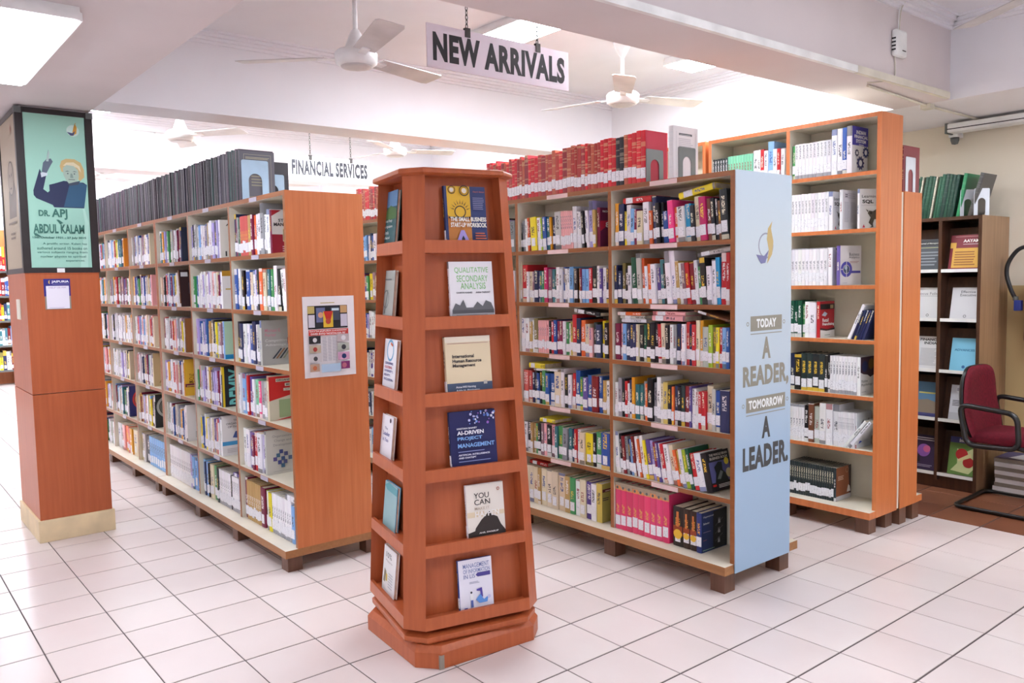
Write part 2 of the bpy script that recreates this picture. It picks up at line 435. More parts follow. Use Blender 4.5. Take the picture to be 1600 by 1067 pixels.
# ------------------------------------------------------------------ books
mass = MB()           # the books too many or too small to be single things
C = dict(wh=(238, 236, 240), cr=(228, 214, 186), gy=(150, 150, 156), lg=(196, 196, 190), bk=(30, 28, 32), dk=(42, 52, 54), nv=(38, 46, 86), bl=(44, 84, 160), lb=(128, 176, 226), cy=(40, 160, 210),
         te=(60, 120, 130), dg=(24, 84, 62), gn=(72, 150, 90), li=(168, 196, 56), mi=(130, 206, 170), ye=(236, 216, 40), or_=(228, 160, 44), og=(226, 104, 48), rd=(200, 40, 46), dr=(130, 30, 38), mr=(128, 28, 66),
         pk=(240, 178, 180), mg=(206, 48, 110), hp=(232, 62, 128), pu=(98, 76, 150), lv=(180, 168, 220), mv=(150, 112, 124), br=(126, 78, 52), tn=(190, 154, 96), ol=(128, 120, 72), sa=(206, 92, 88), ky=(214, 190, 96))
C['or'] = C.pop('or_')
CN = dict(wh='white', cr='cream', gy='grey', lg='pale grey', bk='black', dk='dark slate', nv='navy', bl='blue', lb='light blue', cy='cyan', te='teal', dg='dark green', gn='green', li='lime', mi='mint', ye='yellow', og='orange', rd='red', dr='dark red', mr='maroon',
          pk='pale pink', mg='crimson', hp='hot pink', pu='purple', lv='lavender', mv='mauve', br='brown', tn='tan', ol='olive', sa='salmon', ky='straw-yellow')
CN['or'] = 'amber'
ORD = 'first second third fourth fifth sixth seventh eighth ninth tenth eleventh twelfth thirteenth fourteenth fifteenth sixteenth seventeenth eighteenth nineteenth twentieth'.split()
ORD += ['twenty-' + o for o in ORD[:9]] + ['thirtieth'] + ['thirty-' + o for o in ORD[:9]] + ['fortieth'] + ['forty-' + o for o in ORD[:9]]
def inkfor(code):
    c = C[code]; l = sum(c) / 3
    if l > 150: return random.choice([(40, 40, 60), (60, 60, 66), (150, 40, 50), (50, 80, 150), (70, 66, 70)])
    return random.choice([(240, 240, 240), (232, 226, 200), (240, 236, 236), (240, 200, 70)])
def book_geo(mb, w, h, d, col, ink, seed, M=None, parts=False, lab=None):
    """cover goes to slot 0; with parts=False the pages (slot 1) and the sticker (slot 2) join the same mesh"""
    t = min(.0022, w * .14); b = .003
    # spine slightly rounded, then the two boards
    vs = [(0, b, 0), (w * .25, 0, 0), (w * .75, 0, 0), (w, b, 0), (w, d, 0), (w - t, d, 0), (w - t, b + t, 0), (t, b + t, 0), (t, d, 0), (0, d, 0)]
    n = len(vs); vs = vs + [(x, y, h) for x, y, _ in vs]
    fs = []; uvs = []
    for i in range(n):
        j = (i + 1) % n; fs.append((i, j, j + n, i + n))
        if i < 3:
            u0 = (0.02, .25, .75)[i]; u1 = (.25, .75, .98)[i]; uvs.append((u0, 0, u1, 0, u1, h, u0, h))
        else: uvs.append((-1, .1) * 4)
    for q in ((0, 1, 2, 3, 6, 7), (7, 8, 9, 0), (3, 4, 5, 6)):
        fs.append(tuple(i + n for i in q)); uvs.append((-1, .1) * len(q))
    mb.add(vs, fs, 0, M); k = len(fs)
    mb.cov += [col] * k; mb.ink += [ink] * k; mb.seed += [seed] * k; mb.uv += uvs
    def extra(box, mi):
        mb.box(*box, mi, M); mb.cov.extend([col] * 6); mb.ink.extend([ink] * 6); mb.seed.extend([seed] * 6); mb.uv.extend([(-1, .1) * 4] * 6)
    if not parts:
        extra((t, w - t, b + t, d - .003, .002, h - .003), 1)
        if lab: extra(lab, 2)
def label_box(w, h):
    lw = min(w * .94, .032); z = random.uniform(.018, .034); return ((w - lw) / 2, (w + lw) / 2, -.0012, .0035, z, z + min(.052, h * .24))
def make_book(name, w, h, d, code, M, label, cat='book', group=None, sticker=True, mat='book_cover', ink=None, color=None, seed=None, plain_spine=False):
    col = rgba(color or jitter(C[code])); ik = rgba(ink or inkfor(code)); sd = random.random() if seed is None else seed
    mb = MB(); book_geo(mb, w, h, d, col, ik, sd, parts=True)
    o = mb.build(name, mat); o.matrix_world = M; tag(o, label, cat, group)
    t = min(.0022, w * .14)
    MB().box(t, w - t, .003 + t, d - .003, .002, h - .003).build('pages', 'pages', o)
    if sticker: MB().box(*label_box(w, h)).build('spine_label', 'sticker', o)
    return o
def jitter(c, k=10):
    g = random.uniform(-k, k); return tuple(max(4, min(250, v + g + random.uniform(-k, k) * .35)) for v in c)
TOK = re.compile(r'^([a-z]{2})(\d+)(?:,(\d+\.?\d*))?(?:\*(\d+))?(?:/(-?\d+\.?\d*))?(!)?$')
def parse(s):
    out = []; h = 20; lean = 0
    for tk in s.split():
        m = TOK.match(tk); assert m, tk
        c, w, hh, n, l, ns = m.groups()
        if hh: h = float(hh)
        if l is not None: lean = float(l)
        for i in range(int(n or 1)): out.append((c, int(w), h, lean, int(n or 1), ns))
    return out
MINAREA = 330
def place_row(x0, x1, yf, z, spec, fill=1.0, where='', group='', dmin=.15, dmax=.19, stuff=None, ordinal=True, reverse=False, clear=.275, tall=1.0):
    """upright books left to right between x0 and x1, spines at about yf; returns the last book"""
    bs = parse(spec); tot = 0; gaps = []; pl_ = 0; ph = 0
    for c, wpx, h, lean, rep, ns in bs:
        h = min(h / 100 * tall, clear - .004); a = math.radians(lean)
        gaps.append(max(0, min(h, ph) * (math.tan(a) - math.tan(pl_))) + (.0003 if lean else 0)); tot += wpx / math.cos(a); pl_ = a; ph = h
    k = ((x1 - x0) * fill - sum(gaps) - .003) / tot; x = x0 + .002; last = None; run = {}
    for i, (c, wpx, h, lean, rep, ns) in enumerate(bs):
        w = wpx * k * .985; h = min(h / 100 * tall, clear - .004); d = random.uniform(dmin, dmax); y = yf + random.uniform(.004, .02)
        if rep > 3: y = yf + .01; d = (dmin + dmax) / 2; h = h + random.uniform(-.001, .001)
        a = math.radians(lean); step = wpx * k / math.cos(a); x += gaps[i]
        px_ = x if lean >= 0 else x + w / math.cos(a)
        M = Matrix.Translation((px_, y, z + .0005)) @ Matrix.Rotation(-a, 4, 'Y')
        if lean < 0: M = M @ Matrix.Translation((-w, 0, 0))
        if rep > 3: ik, sd = run.setdefault((c, rep), ((120, 120, 132) if c in ('wh', 'pk') else inkfor(c), random.random()))
        else: ik, sd = inkfor(c), random.random()
        pq = project((x, y, z)); small = w * h * (1283 / pq[2]) ** 2 < MINAREA and i < len(bs) - 1
        if stuff is not None or small:
            book_geo(mass if stuff is None else stuff, w, h, d, rgba(jitter(C[c], 4 if rep > 3 else 10)), rgba(ik), sd, M, lab=None if ns else label_box(w, h))
        else:
            if rep > 3: lb = 'one of the identical %s books, %s' % (CN[c], where)
            else: lb = '%s book from left, %s, %s' % (ORD[i], CN[c], where)
            last = make_book('book', w, h, d, c, M, lb, group=group, sticker=not ns, ink=ik, seed=sd); last['w'] = w; last['h'] = h; last['d'] = d
            if rep > 3 and i == len(bs) - 1: last['label'] = 'rightmost %s book, its front cover showing, %s' % (CN[c], where)
        x += step
    return last
def lying(x, y, z, length, thick, depth, code, label, group, tilt=0, rz=0):
    """book lying on top of others, spine to the front"""
    M = Matrix.Translation((x, y, z)) @ Matrix.Rotation(rz, 4, 'Z') @ Matrix.Rotation(-math.radians(tilt), 4, 'Y') @ Matrix.Translation((0, 0, thick)) @ Matrix.Rotation(math.pi / 2, 4, 'Y')
    return make_book('book', thick, length, depth, code, M, label, group=group)
def rcover(b, items):
    """art on the right-hand cover of an upright book"""
    return art(b, items, (b['w'], .003, 0), (0, 1, 0), (0, 0, 1), b['d'] - .003, b['h'])

# ------------------------------------------------------------------ bookcases
def bookcase(label, xs, yf, yb, levels, top, zp, ypf, ypb, mid=None, th=.024, side='laminate', edge='edge_wood', pl='plinth_wood', legx=(), strips=None, frontw=.0, sidez=None, legy=None, group='bookcases', backmat='cream'):
    """xs: right end to left end of the bays (descending); levels: shelf tops below the top board, last = plinth top"""
    t = thing('bookcase', label, 'bookcase', ((xs[0] + xs[-1]) / 2, (yf + yb) / 2, 0), 0, group)
    ox, oy = (xs[0] + xs[-1]) / 2, (yf + yb) / 2
    def bx(name, a, mats, mi=0): 
        return MB().box(a[0] - ox, a[1] - ox, a[2] - oy, a[3] - oy, a[4], a[5], mi).build(name, mats, t)
    EM = [1, 1, 0, 0, 1, 1]          # cream faces, wood front/back edge
    z0 = levels[-1]
    for i, x in enumerate(xs):
        if i == 0: bx('side_panel', (x - th, x, yf, yb, z0 if sidez is None else sidez, top), [side, edge, 'cream'], [0, 0, 1, 1, 2, 0])
        elif i == len(xs) - 1: bx('side_panel', (x, x + th, yf, yb, z0, top), [side, edge, 'cream'], [0, 0, 1, 1, 0, 2])
        else: bx('divider', (x - th / 2, x + th / 2, yf + .002, yb - .002, z0, top - th), [edge, 'cream'], EM)
    if mid is not None: bx('back_panel', (xs[-1] + th, xs[0] - th, mid - .006, mid + .006, z0, top - th), 'cream')
    if mid is None: bx('back_panel', (xs[-1] + th, xs[0] - th, yb - .012, yb, z0, top - th), backmat)
    bx('top_board', (xs[-1] + th, xs[0] - th, yf, yb, top - th, top), [edge, 'cream'], [1, 1 if edge == 'laminate' else 0, 0, 0, 1, 1])
    for i in range(len(xs) - 1):
        a = xs[i + 1] + (th if i == len(xs) - 2 else th / 2); b = xs[i] - (th if i == 0 else th / 2)
        for z in levels[:-1]: bx('shelf_board', (a, b, yf + .001, yb - .001, z - .022, z), [edge, 'cream'], EM)
        if strips:
            for z in [top - .002] + [l - .001 for l in levels[:-1]]:
                sx = a + (b - a) * strips[0]; o = bx('label_strip', (sx, sx + strips[1], yf - .0025, yf + .0005, z - .024, z - .001), strips[2])
    bx('plinth_board', (xs[-1], xs[0] + frontw, ypf, ypb, zp[0], z0), [pl, 'cream'], [0, 1, 0, 0, 0, 0])
    for lx in legx:
        for ly in (legy or (ypf + .035, ypb - .115)): bx('leg', (lx - .04, lx + .04, ly, ly + .08, 0, zp[0]), 'leg_wood')
    return t
ML = [1.648, 1.348, 1.052, .75, .445, .142]
LL = [1.642, 1.342, 1.04, .742, .432, .122]
TL = [2.05, 1.733, 1.415, 1.103, .782, .47, .135]
MX = [-.029, -.81, -1.576, -2.34]
plain('strip_pink', (236, 206, 204), .5); plain('strip_grey', (186, 180, 196), .4)
blue = bookcase('double-sided bookcase with the pale blue printed end panel', MX, .19, .64, ML, 1.957, (.1, .142), .123, .722, mid=.415, legx=(-.1, -.8, -1.56, -2.25), strips=(.36, .17, 'strip_pink'), frontw=-.003)
bookcase('bookcase adjoining the blue-ended one, hidden behind the stand', [-2.345, -3.11, -3.87, -4.64], .19, .64, ML, 1.957, (.1, .142), .123, .722, mid=.415, legx=(-2.45, -3.5, -4.5))
LX = [-1.69, -2.467, -3.185, -3.885]
left = bookcase('left double-sided bookcase with plain orange end panel and newspaper', LX, -1.21, -.775, LL, 1.95, (.082, .122), -1.278, -.70, mid=-.99, legx=(-1.76, -2.45, -3.1, -3.82), strips=(.42, .1, 'strip_grey'), legy=(-1.255, -.80))
bookcase('far half of the left bookcase, running behind the pillar', [-3.89, -4.6, -5.33, -6.06], -1.21, -.775, LL, 1.95, (.082, .122), -1.278, -.70, mid=-.99, legx=(-3.98, -4.6, -5.3, -6.0), strips=(.42, .1, 'strip_grey'), legy=(-1.255, -.80))
tall = bookcase('tall orange bookcase standing right of the blue panel', [-.03, -.605, -1.19], 1.52, 1.765, TL, 2.366, (.095, .135), 1.452, 1.765, side='laminate', edge='laminate', pl='laminate', legx=(-.095, -.6, -1.1), sidez=.095, legy=(1.49, 1.68), frontw=-.002)
bookcase('tall bookcase further left, mostly behind the blue-ended one', [-1.215, -1.79, -2.37], 1.52, 1.765, TL, 2.366, (.095, .135), 1.452, 1.765, side='laminate', edge='laminate', pl='laminate', legx=(-1.3, -2.3), legy=(1.49, 1.68))
rear = bookcase('lower bookcase backed against the tall orange one', [-.028, -.8, -1.57], 1.795, 2.01, [1.64, 1.34, 1.04, .74, .43, .135], 1.945, (.095, .135), 1.795, 2.085, side='laminate', edge='laminate', pl='laminate', legx=(-.07, -.8, -1.5), sidez=.095, legy=(1.80, 1.96), frontw=-.002)
# white joint strip between the two back-to-back cases
tag(MB().box(-.6, -.034, 1.767, 1.793, .1, 1.94).build('filler_strip', 'cream'), 'narrow white filler strip between the back-to-back orange bookcases', 'filler strip')
# blue printed sheet with logo and lettering
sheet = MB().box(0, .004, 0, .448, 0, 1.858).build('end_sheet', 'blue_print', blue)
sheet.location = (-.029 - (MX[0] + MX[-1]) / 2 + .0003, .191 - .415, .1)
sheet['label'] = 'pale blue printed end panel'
G1 = (146, 142, 130); G2 = (74, 76, 78); LGT = (232, 234, 234)
def L_(y, z): return ((y - .191) / .448, (z - .1) / 1.858)
def box_(y0, z0, y1, z1): return L_(y0, z0) + L_(y1, z1)
SHT = ((.004, 0, 0), (0, 1, 0), (0, 0, 1), .448, 1.858)
art(sheet, [('o',) + L_(.425, 1.62) + (.135, .118, (150, 152, 168)), 
            ('p', [L_(.435, 1.535), L_(.475, 1.58), L_(.485, 1.64), L_(.465, 1.70), L_(.475, 1.735), L_(.44, 1.70), L_(.432, 1.65), L_(.448, 1.60)], (196, 172, 116)),
            ('p', [L_(.345, 1.578), L_(.41, 1.572), L_(.448, 1.60), L_(.42, 1.54), L_(.385, 1.535)], (120, 120, 162))], *SHT, 'logo')
for g_, zt_, a_, wd_, ya, yb_ in ((G1, 1.292, 'TODAY', 'READER,', .305, .56), (G1, .912, 'TOMORROW', 'LEADER.', .272, .592)):
    g2 = G2 if a_ == 'TOMORROW' else G1; ym = (ya + yb_) / 2; hw = .08 if a_ == 'TODAY' else .141
    art(sheet, [('r',) + box_(ya, zt_ - .07, yb_, zt_) + (G1,), ('H', a_) + box_(ym - hw, zt_ - .056, ym + hw, zt_ - .013) + (LGT,)], *SHT, 'lettering')
    art(sheet, [('r',) + box_(ya, zt_ - .085, yb_, zt_ - .081) + (G1,)], *SHT, 'rule_line')
    for yc in (ya - .022, yb_ + .018): art(sheet, [('o',) + L_(yc, zt_ - .035) + (.022, .014, G1)], *SHT, 'ornament')
    art(sheet, [('H', 'A') + box_(.398, zt_ - .204, .468, zt_ - .1) + (g2,)], *SHT, 'lettering')
    art(sheet, [('H', wd_) + box_(.247, zt_ - .345, .62, zt_ - .232) + (g2,)], *SHT, 'lettering')

# newspaper on the plain end panel
def npp(y, z): return ((y + 1.138) / .292, (z - .997) / .418)
news = MB().box(0, .0012, 0, .292, 0, .418).build('newspaper_page', 'paper')
news.matrix_world = Matrix.Translation((-1.6885, -1.138, .997)); tag(news, 'newspaper page taped to the orange end panel of the left bookcase', 'newspaper')
nz = [('r', .09, .6, .86, .885, (40, 42, 50)), ('r', .09, .79, .22, .88, (196, 180, 110)), ('r', .72, .79, .85, .88, (200, 160, 110)), ('r', .1, .62, .22, .775, (214, 212, 222)), ('r', .72, .62, .85, .775, (206, 204, 220)),
      ('r', .25, .68, .42, .86, (110, 120, 160)), ('d', .335, .77, .05, (214, 160, 130)), ('r', .53, .7, .7, .86, (70, 78, 96)), ('r', .55, .82, .69, .85, (200, 220, 230)), ('r', .38, .615, .57, .815, (226, 190, 60)), ('p', [(.39, .815), (.57, .815), (.52, .7), (.44, .7)], (200, 50, 44)), ('d', .475, .69, .05, (190, 80, 60)),
      ('r', .09, .52, .86, .59, (208, 66, 56)), ('T', "DAY'24 JAIPURIA LUCKNOW", .11, .558, .83, .583, (246, 240, 240)), ('T', "DIVES INTO 'NOSTALGIA 90'", .13, .527, .8, .552, (246, 240, 240)),
      ('l', .33, .915, .62, .935, 1, (190, 170, 90))]
for k, (u0, u1, c) in enumerate(((.09, .31, (50, 50, 54)), (.09, .31, (190, 180, 160)), (.09, .31, (206, 204, 206)), (.09, .27, (186, 160, 140)))):
    y = .42 - k * .115; nz += [('r', u0, y, u1, y + .095, c), ('d', (u0 + u1) / 2, y + .045, .04, [(220, 220, 220), (150, 50, 44), (80, 80, 84), (190, 110, 70)][k])]
for k, c in enumerate(((196, 186, 190), (180, 186, 176), (206, 160, 190), (130, 50, 110))):
    y = .43 - k * .115; u0 = .63 if k < 3 else .69; nz += [('r', u0, y, .86, y + .095, c), ('d', .75, y + .045, .045, [(236, 236, 240), (60, 62, 70), (40, 60, 110), (190, 110, 130)][k])]
nz += [('l', .335, .2, .42, .5, 30, (176, 176, 186)), ('l', .435, .2, .51, .5, 30, (176, 176, 186)), ('l', .525, .2, .61, .5, 30, (176, 176, 186)), ('r', .3, .06, .67, .16, (176, 206, 232))]
art(news, nz, (.0012, 0, 0), (0, 1, 0), (0, 0, 1), .292, .418, 'newsprint')

# ------------------------------------------------------------------ books of the blue-ended bookcase (right bay A, left bay B)
def shelfname(i, n=6): return ['top shelf', 'second shelf', 'third shelf', 'fourth shelf', 'fifth shelf', 'bottom shelf', 'bottom shelf'][i] if n == 6 else ['top shelf', 'second shelf', 'third shelf', 'fourth shelf', 'fifth shelf', 'sixth shelf', 'bottom shelf'][i]
A = ['or65,22 nv90,21.5 ye50,17.5 wh70,20.5 lb60,18.5 mr40,18 cr95,17 wh90,21/2 og55,16.5 nv60,23.5/3 bk60,20 bk40,20 bl80,15.5 hp80,20.5/4 og50,17 wh105,17 cy80,18 bk60,17 cr75,21 mg90,20.5 br60,19.5 bk50,19.5 bk40,19 br45,18 dk100,23',
     'nv55,20 nv60,17 ol50,21 bk60,18 wh60,19.5 dg80,23.5/3 lg70,25.5 og40,23 wh45,19 og60,20 wh70,20 pu55,18/4 te55,22 bk35,20 wh75,26/5 wh60,26 tn50,21 wh55,20 mv50,20/6 rd55,20 dr60,20 wh50,21/5 gn40,18 bk70,22 wh60,18/3 wh50,21 cy50,22 rd75,24/0 rd50,24',
     'mr80,19 pk35,19 lb60,19 nv60,19 nv55,18.5 nv45,19 cr40,19 bk60,18.5 dg45,19 bk60,19.5 bk70,20 bk50,20 rd50,19.5/2 cr60,20 bk55,19 wh50,19.5/0 gy40,19.5 nv55,20 og25,18 wh45,20 rd50,21 nv45,20 rd50,20 cr45,22 or40,22 lg80,19 li50,20 ol50,19 ye40,19 rd40,19 lb50,19 bl40,19',
     'wh45,18 gy50,20.5 bk40,20 rd40,19 wh30,18 nv35,20 or45,21.5 te60,18 te50,18 gy40,20 og30,19 bk75,22 gy50,20 wh55,23 cr35,20 ky60,21 bk50,19.5 og30,19 nv45,19.5 bk45,19 dk45,20 dr60,20 pu25,20 wh45,19 wh45,18 rd40,18 rd50,18.5 cr70,21.5 lg40,20 bl55,19.5 nv110,20!',
     'wh60,22/5 bk35,21 dr45,20/6 gy40,20 nv30,19 lb35,19 dr35,21/8 wh45,21 og30,20 wh50,22/9 ye35,20 pu60,20.5 lv40,20.5 mr40,20/10 pu35,20 wh30,20 rd45,20/11 wh60,20 cr50,20 og40,18/12 ky35,18 wh45,19 li50,19 dg40,20/13 rd60,18 wh80,18.5 bk70,19!']
B = ['dk25,17 gy45,18/2 wh45,19 og40,19.5 dr25,19.5 ye110,19.5/3 wh60,19 lg40,18.5 li25,18.5 bl65,19 te65,18.5 or30,18.5 nv60,18.5/2 lg100,21 pk33,21*6 wh70,23 wh40,20 wh40,20 bk40,20/4 bk30,20 wh40,20 lv60,25/2 tn45,20 mr50,21/0!',
     'cr16,24 rd100,22 wh45,18 cr55,18 mv40,18 nv90,18.5 pu25,18 te55,18 gn50,18 mg65,20 mv65,19 te60,19 dg40,18.5 wh60,20 wh55,19 bl40,20 wh50,19 wh50,19 lb70,20 cr20,19 bk60,19 or35,19 mr35,19 lb60,18.5 lb60,18.5 rd55,19 bk90,20 wh40,20 pu40,18.5 wh55,19 nv50,18.5',
     'wh65,20 wh65,20 tn50,18 wh30,19 ol65,20 pk35,19*4 pk30,19 bk45,19 rd40,18.5 bl50,19.5 mr40,19 mr50,19 wh45,19 gn45,18.5 wh30,18 ky40,19 rd65,23 nv55,21 og65,20 cr65,18 pk50,16 dk50,19 nv75,18 ye45,20 bk55,19',
     'sa50,19*3 nv45,18 bk40,19 bl45,18 bk45,19 gn50,20 bl60,18.5 bl90,18.5 cr100,20 wh50,22 bk50,19 wh50,19 rd50,20/-2 bl60,22/0 gn40,18.5 pu70,18.5 bl70,20 dr90,20 bl50,20 tn50,18 wh50,18',
     'wh50,18 bk60,18 tn35,18 tn35,18 gn45,18 bk50,18.5 mv40,19 pk40,19 bk70,18.5 pk55,19 te40,18.5 gn70,19 gy70,18.5/-3 te50,19/0 nv40,19 rd35,19 wh40,19 cr70,18 ye100,18 bk45,18.5 gn80,19.5 bl110,20',
     'cr45,22 cr50,22 cr50,22 tn30,22 cr55,22 cr60,22 cr60,22 cr65,22 tn50,21 gn50,21 wh50,20.5 cr55,21.5 pu50,21 wh45,20.5 ky50,21.5!']
wA = 'bay beside the blue panel'; wB = 'bay beside the display stand'
lastA = []; lastB = []
for i, s in enumerate(A): lastA.append(place_row(MX[1] + .016, MX[0] - .028, .196, ML[i], s, where='%s, %s' % (shelfname(i), wA), group='books on the blue-ended bookcase', fill=.985 if i != 4 else .86))
for i, s in enumerate(B): lastB.append(place_row(MX[2] + .014, MX[1] - .016, .196, ML[i], s, where='%s, %s' % (shelfname(i), wB), group='books on the blue-ended bookcase', fill=(.9 if i == 0 else .985 if i != 5 else .9)))
# pink boxed volumes, worn along the top edge, and the dark reference books beside them
plain('worn_board', (176, 158, 136), .8)
xx = MX[1] + .014
for k in range(9):
    w_ = .0385 + .002 * (k % 3); h_ = .248
    o = make_book('bound_volume', w_, h_, .19, 'hp', Matrix.Translation((xx, .2, ML[5] + .0005)), '%s from left of the worn pink bound volumes on the bottom shelf' % ORD[k], 'bound volume', 'worn pink volumes on the bottom shelf', color=jitter((222, 66, 110), 12), ink=(226, 170, 90), seed=.1)
    mb = MB(); n = 5
    mb.box(0, w_, .0, .03, h_, h_ + .0035)
    mb.prism([(0, .0), (w_, .0), (w_ * .9, -.0012), (w_ * .1, -.0012)], h_ - .012 - .008 * (k % 3), h_ + .0035); mb.build('worn_edge', 'worn_board', o)
    MB().lathe([(.006, 0), (.0075, .001), (.0075, .002)], 10, M=Matrix.Translation((w_ / 2, -.0005, h_ - .022)) @ Matrix.Rotation(math.pi / 2, 4, 'X')).build('eyelet', 'grey_steel', o)
    xx += w_ + .0005
for k, (w_, h_, c) in enumerate(((.062, .2, (40, 34, 30)), (.042, .198, (52, 34, 26)), (.042, .196, (54, 36, 28)), (.03, .196, (36, 52, 120)))):
    o = make_book('book', w_, h_, .2, 'bk', Matrix.Translation((xx + .022, .205 if k < 3 else .2, ML[5] + .0005)), ['thick black and flame-orange reference book beside the pink volumes', 'first black and orange volume right of the thickest one, bottom shelf', 'second black and orange volume, next to the dark blue textbook', 'dark blue textbook with its cover showing, bottom shelf by blue panel'][k], group='reference books on the bottom shelf', color=c, ink=(236, 170, 60), seed=.2 + .01 * k)
    if k < 3: art(o, [('r', .05, .28, .95, .36, (216, 140, 40)), ('r', .05, .36, .95, .52, (150, 66, 34)), ('d', .5, .31, .4, (236, 190, 60)), ('r', .38, .5, .62, .88, (206, 120, 60))], (0, 0, 0), (1, 0, 0), (0, 0, 1), w_, h_, 'spine_print')
    else:
        o['w'] = w_; o['h'] = h_; o['d'] = .2
        rcover(o, [('r', 0, 0, 1, 1, (36, 52, 96)), ('r', .45, .02, 1, .98, (26, 30, 36)), ('t', 'Organizational', .06, .86, .46, .91, (226, 230, 236)), ('t', 'Behavior', .06, .7, .3, .75, (226, 230, 236)), ('l', .05, .5, .4, .53, 1, (150, 130, 160)), ('l', .05, .3, .2, .33, 1, (150, 90, 90)), ('l', .03, .05, .6, .08, 1, (150, 190, 150))] +
               [('p', [(.62 + .03 * j, .15 + .25 * i), (.68 + .03 * j, .15 + .25 * i), (.64 + .05 * j, .3 + .25 * i)], (170, 172, 180)) for i in range(3) for j in range(2)] + [('p', [(.5, .2 + .2 * i), (.8, .36 + .2 * i), (.8, .37 + .2 * i), (.5, .21 + .2 * i)], (110, 116, 120)) for i in range(3)])
    xx += w_ + .001
# covers that show at the right end of each row
rcover(lastA[3], [('r', 0, 0, 1, 1, (44, 34, 84)), ('r', .1, .3, 1, .8, (136, 30, 50)), ('T', 'RUPAL', .06, .87, .5, .93, (240, 238, 240)), ('T', 'FROM', .25, .7, .7, .77, (236, 196, 40)), ('T', 'CEO', .06, .47, .95, .67, (240, 200, 36)), ('T', 'TO', .4, .4, .58, .45, (240, 200, 36)), ('T', 'CEO', .06, .18, .95, .38, (240, 200, 36)), ('l', .08, .06, .8, .14, 2, (220, 120, 120))])
rcover(lastA[4], [('r', 0, 0, 1, 1, (34, 34, 38)), ('r', .05, .22, .95, .74, (92, 96, 150)), ('p', [(.2, .22), (.3, .45), (.25, .6), (.45, .72), (.62, .7), (.6, .5), (.72, .4), (.8, .22)], (30, 38, 40)), ('p', [(.3, .3), (.5, .5), (.6, .45), (.45, .28)], (120, 130, 130)), ('d', .82, .7, .1, (220, 200, 60)), ('d', .85, .4, .13, (206, 196, 150)), ('T', 'THE WHOLE BRAIN', .1, .88, .92, .945, (206, 200, 190)), ('T', 'BUSINESS BOOK', .1, .79, .92, .855, (206, 200, 190)), ('l', .3, .08, .95, .18, 3, (230, 230, 230)), ('r', .05, .13, .2, .18, (200, 40, 40))])
rcover(lastB[0], [('r', 0, 0, 1, 1, (104, 30, 72)), ('p', [(0, .4), (.3, .55), (1, .6), (1, .72), (0, .66)], (190, 40, 70)), ('T', 'RICHARD KOCH', .1, .88, .95, .93, (240, 236, 240)), ('T', '80', .22, .5, .55, .64, (244, 240, 244)), ('T', '20', .65, .5, .98, .64, (244, 240, 244)), ('t', 'Way', .35, .28, .95, .46, (190, 160, 60)), ('l', .5, .08, .95, .24, 4, (206, 190, 200))])
rcover(lastB[5], [('r', 0, 0, 1, 1, (170, 156, 84)), ('r', .02, .78, 1, .86, (96, 36, 50)), ('l', .15, .8, .9, .85, 1, (220, 200, 180)), ('r', .38, .14, 1, .72, (60, 46, 50)), ('d', .6, .55, .16, (60, 90, 150)), ('d', .8, .35, .14, (130, 50, 50)), ('r', .02, .62, .3, .64, (60, 40, 60)), ('r', .02, .57, .28, .59, (60, 40, 60)), ('r', .7, .04, .98, .09, (40, 90, 90))])
gA = 'books laid flat across others'
lying(MX[1] + .075, .215, ML[0] + .213, .19, .03, .15, 'rd', 'red book lying flat across the books, top shelf beside blue panel', gA)
lying(MX[1] + .435, .225, ML[0] + .207, .215, .03, .14, 'ye', 'yellow book lying aslant on the books, top shelf beside blue panel', gA, tilt=9)
lying(MX[1] + .55, .22, ML[1] + .225, .2, .02, .15, 'lg', 'pale grey book lying aslant, second shelf beside blue panel', gA, tilt=7)
lying(MX[1] + .05, .225, ML[2] + .197, .17, .019, .13, 'wh', 'white book at the bottom of three lying flat, third shelf', gA)
lying(MX[1] + .045, .22, ML[2] + .217, .17, .016, .14, 'lg', 'grey book in the middle of three lying flat, third shelf', gA)
lying(MX[1] + .03, .215, ML[2] + .234, .16, .018, .15, 'og', 'orange book on top of three lying flat, third shelf', gA)
lying(MX[1] + .27, .212, ML[2] + .212, .205, .026, .14, 'pk', 'lower of two pale pink books lying flat, third shelf', gA)
lying(MX[1] + .27, .218, ML[2] + .239, .205, .02, .13, 'pk', 'upper of two pale pink books lying flat, third shelf', gA)
lying(MX[1] + .53, .215, ML[2] + .262, .2, .012, .16, 'br', 'brown book sliding aslant over the others, third shelf beside blue panel', gA, tilt=-13)
lying(MX[2] + .47, .21, ML[2] + .243, .2, .022, .13, 'bk', 'black book lying aslant above yellow spine, third shelf near the stand', gA, tilt=-6)
lying(MX[2] + .06, .22, ML[3] + .206, .14, .03, .14, 'ye', 'yellow book lying flat on salmon spines, fourth shelf near the stand', gA)
lying(MX[2] + .11, .215, ML[3] + .192, .21, .012, .14, 'wh', 'thin white book lying flat under the yellow one, fourth shelf', gA, tilt=2)
lying(MX[2] + .15, .22, ML[4] + .197, .13, .022, .14, 'ye', 'yellow book lying flat on the books, fifth shelf near the stand', gA)
lying(MX[2] + .03, .24, ML[5] + .225, .16, .022, .13, 'rd', 'red book lying flat behind the cream volumes, bottom shelf', gA)

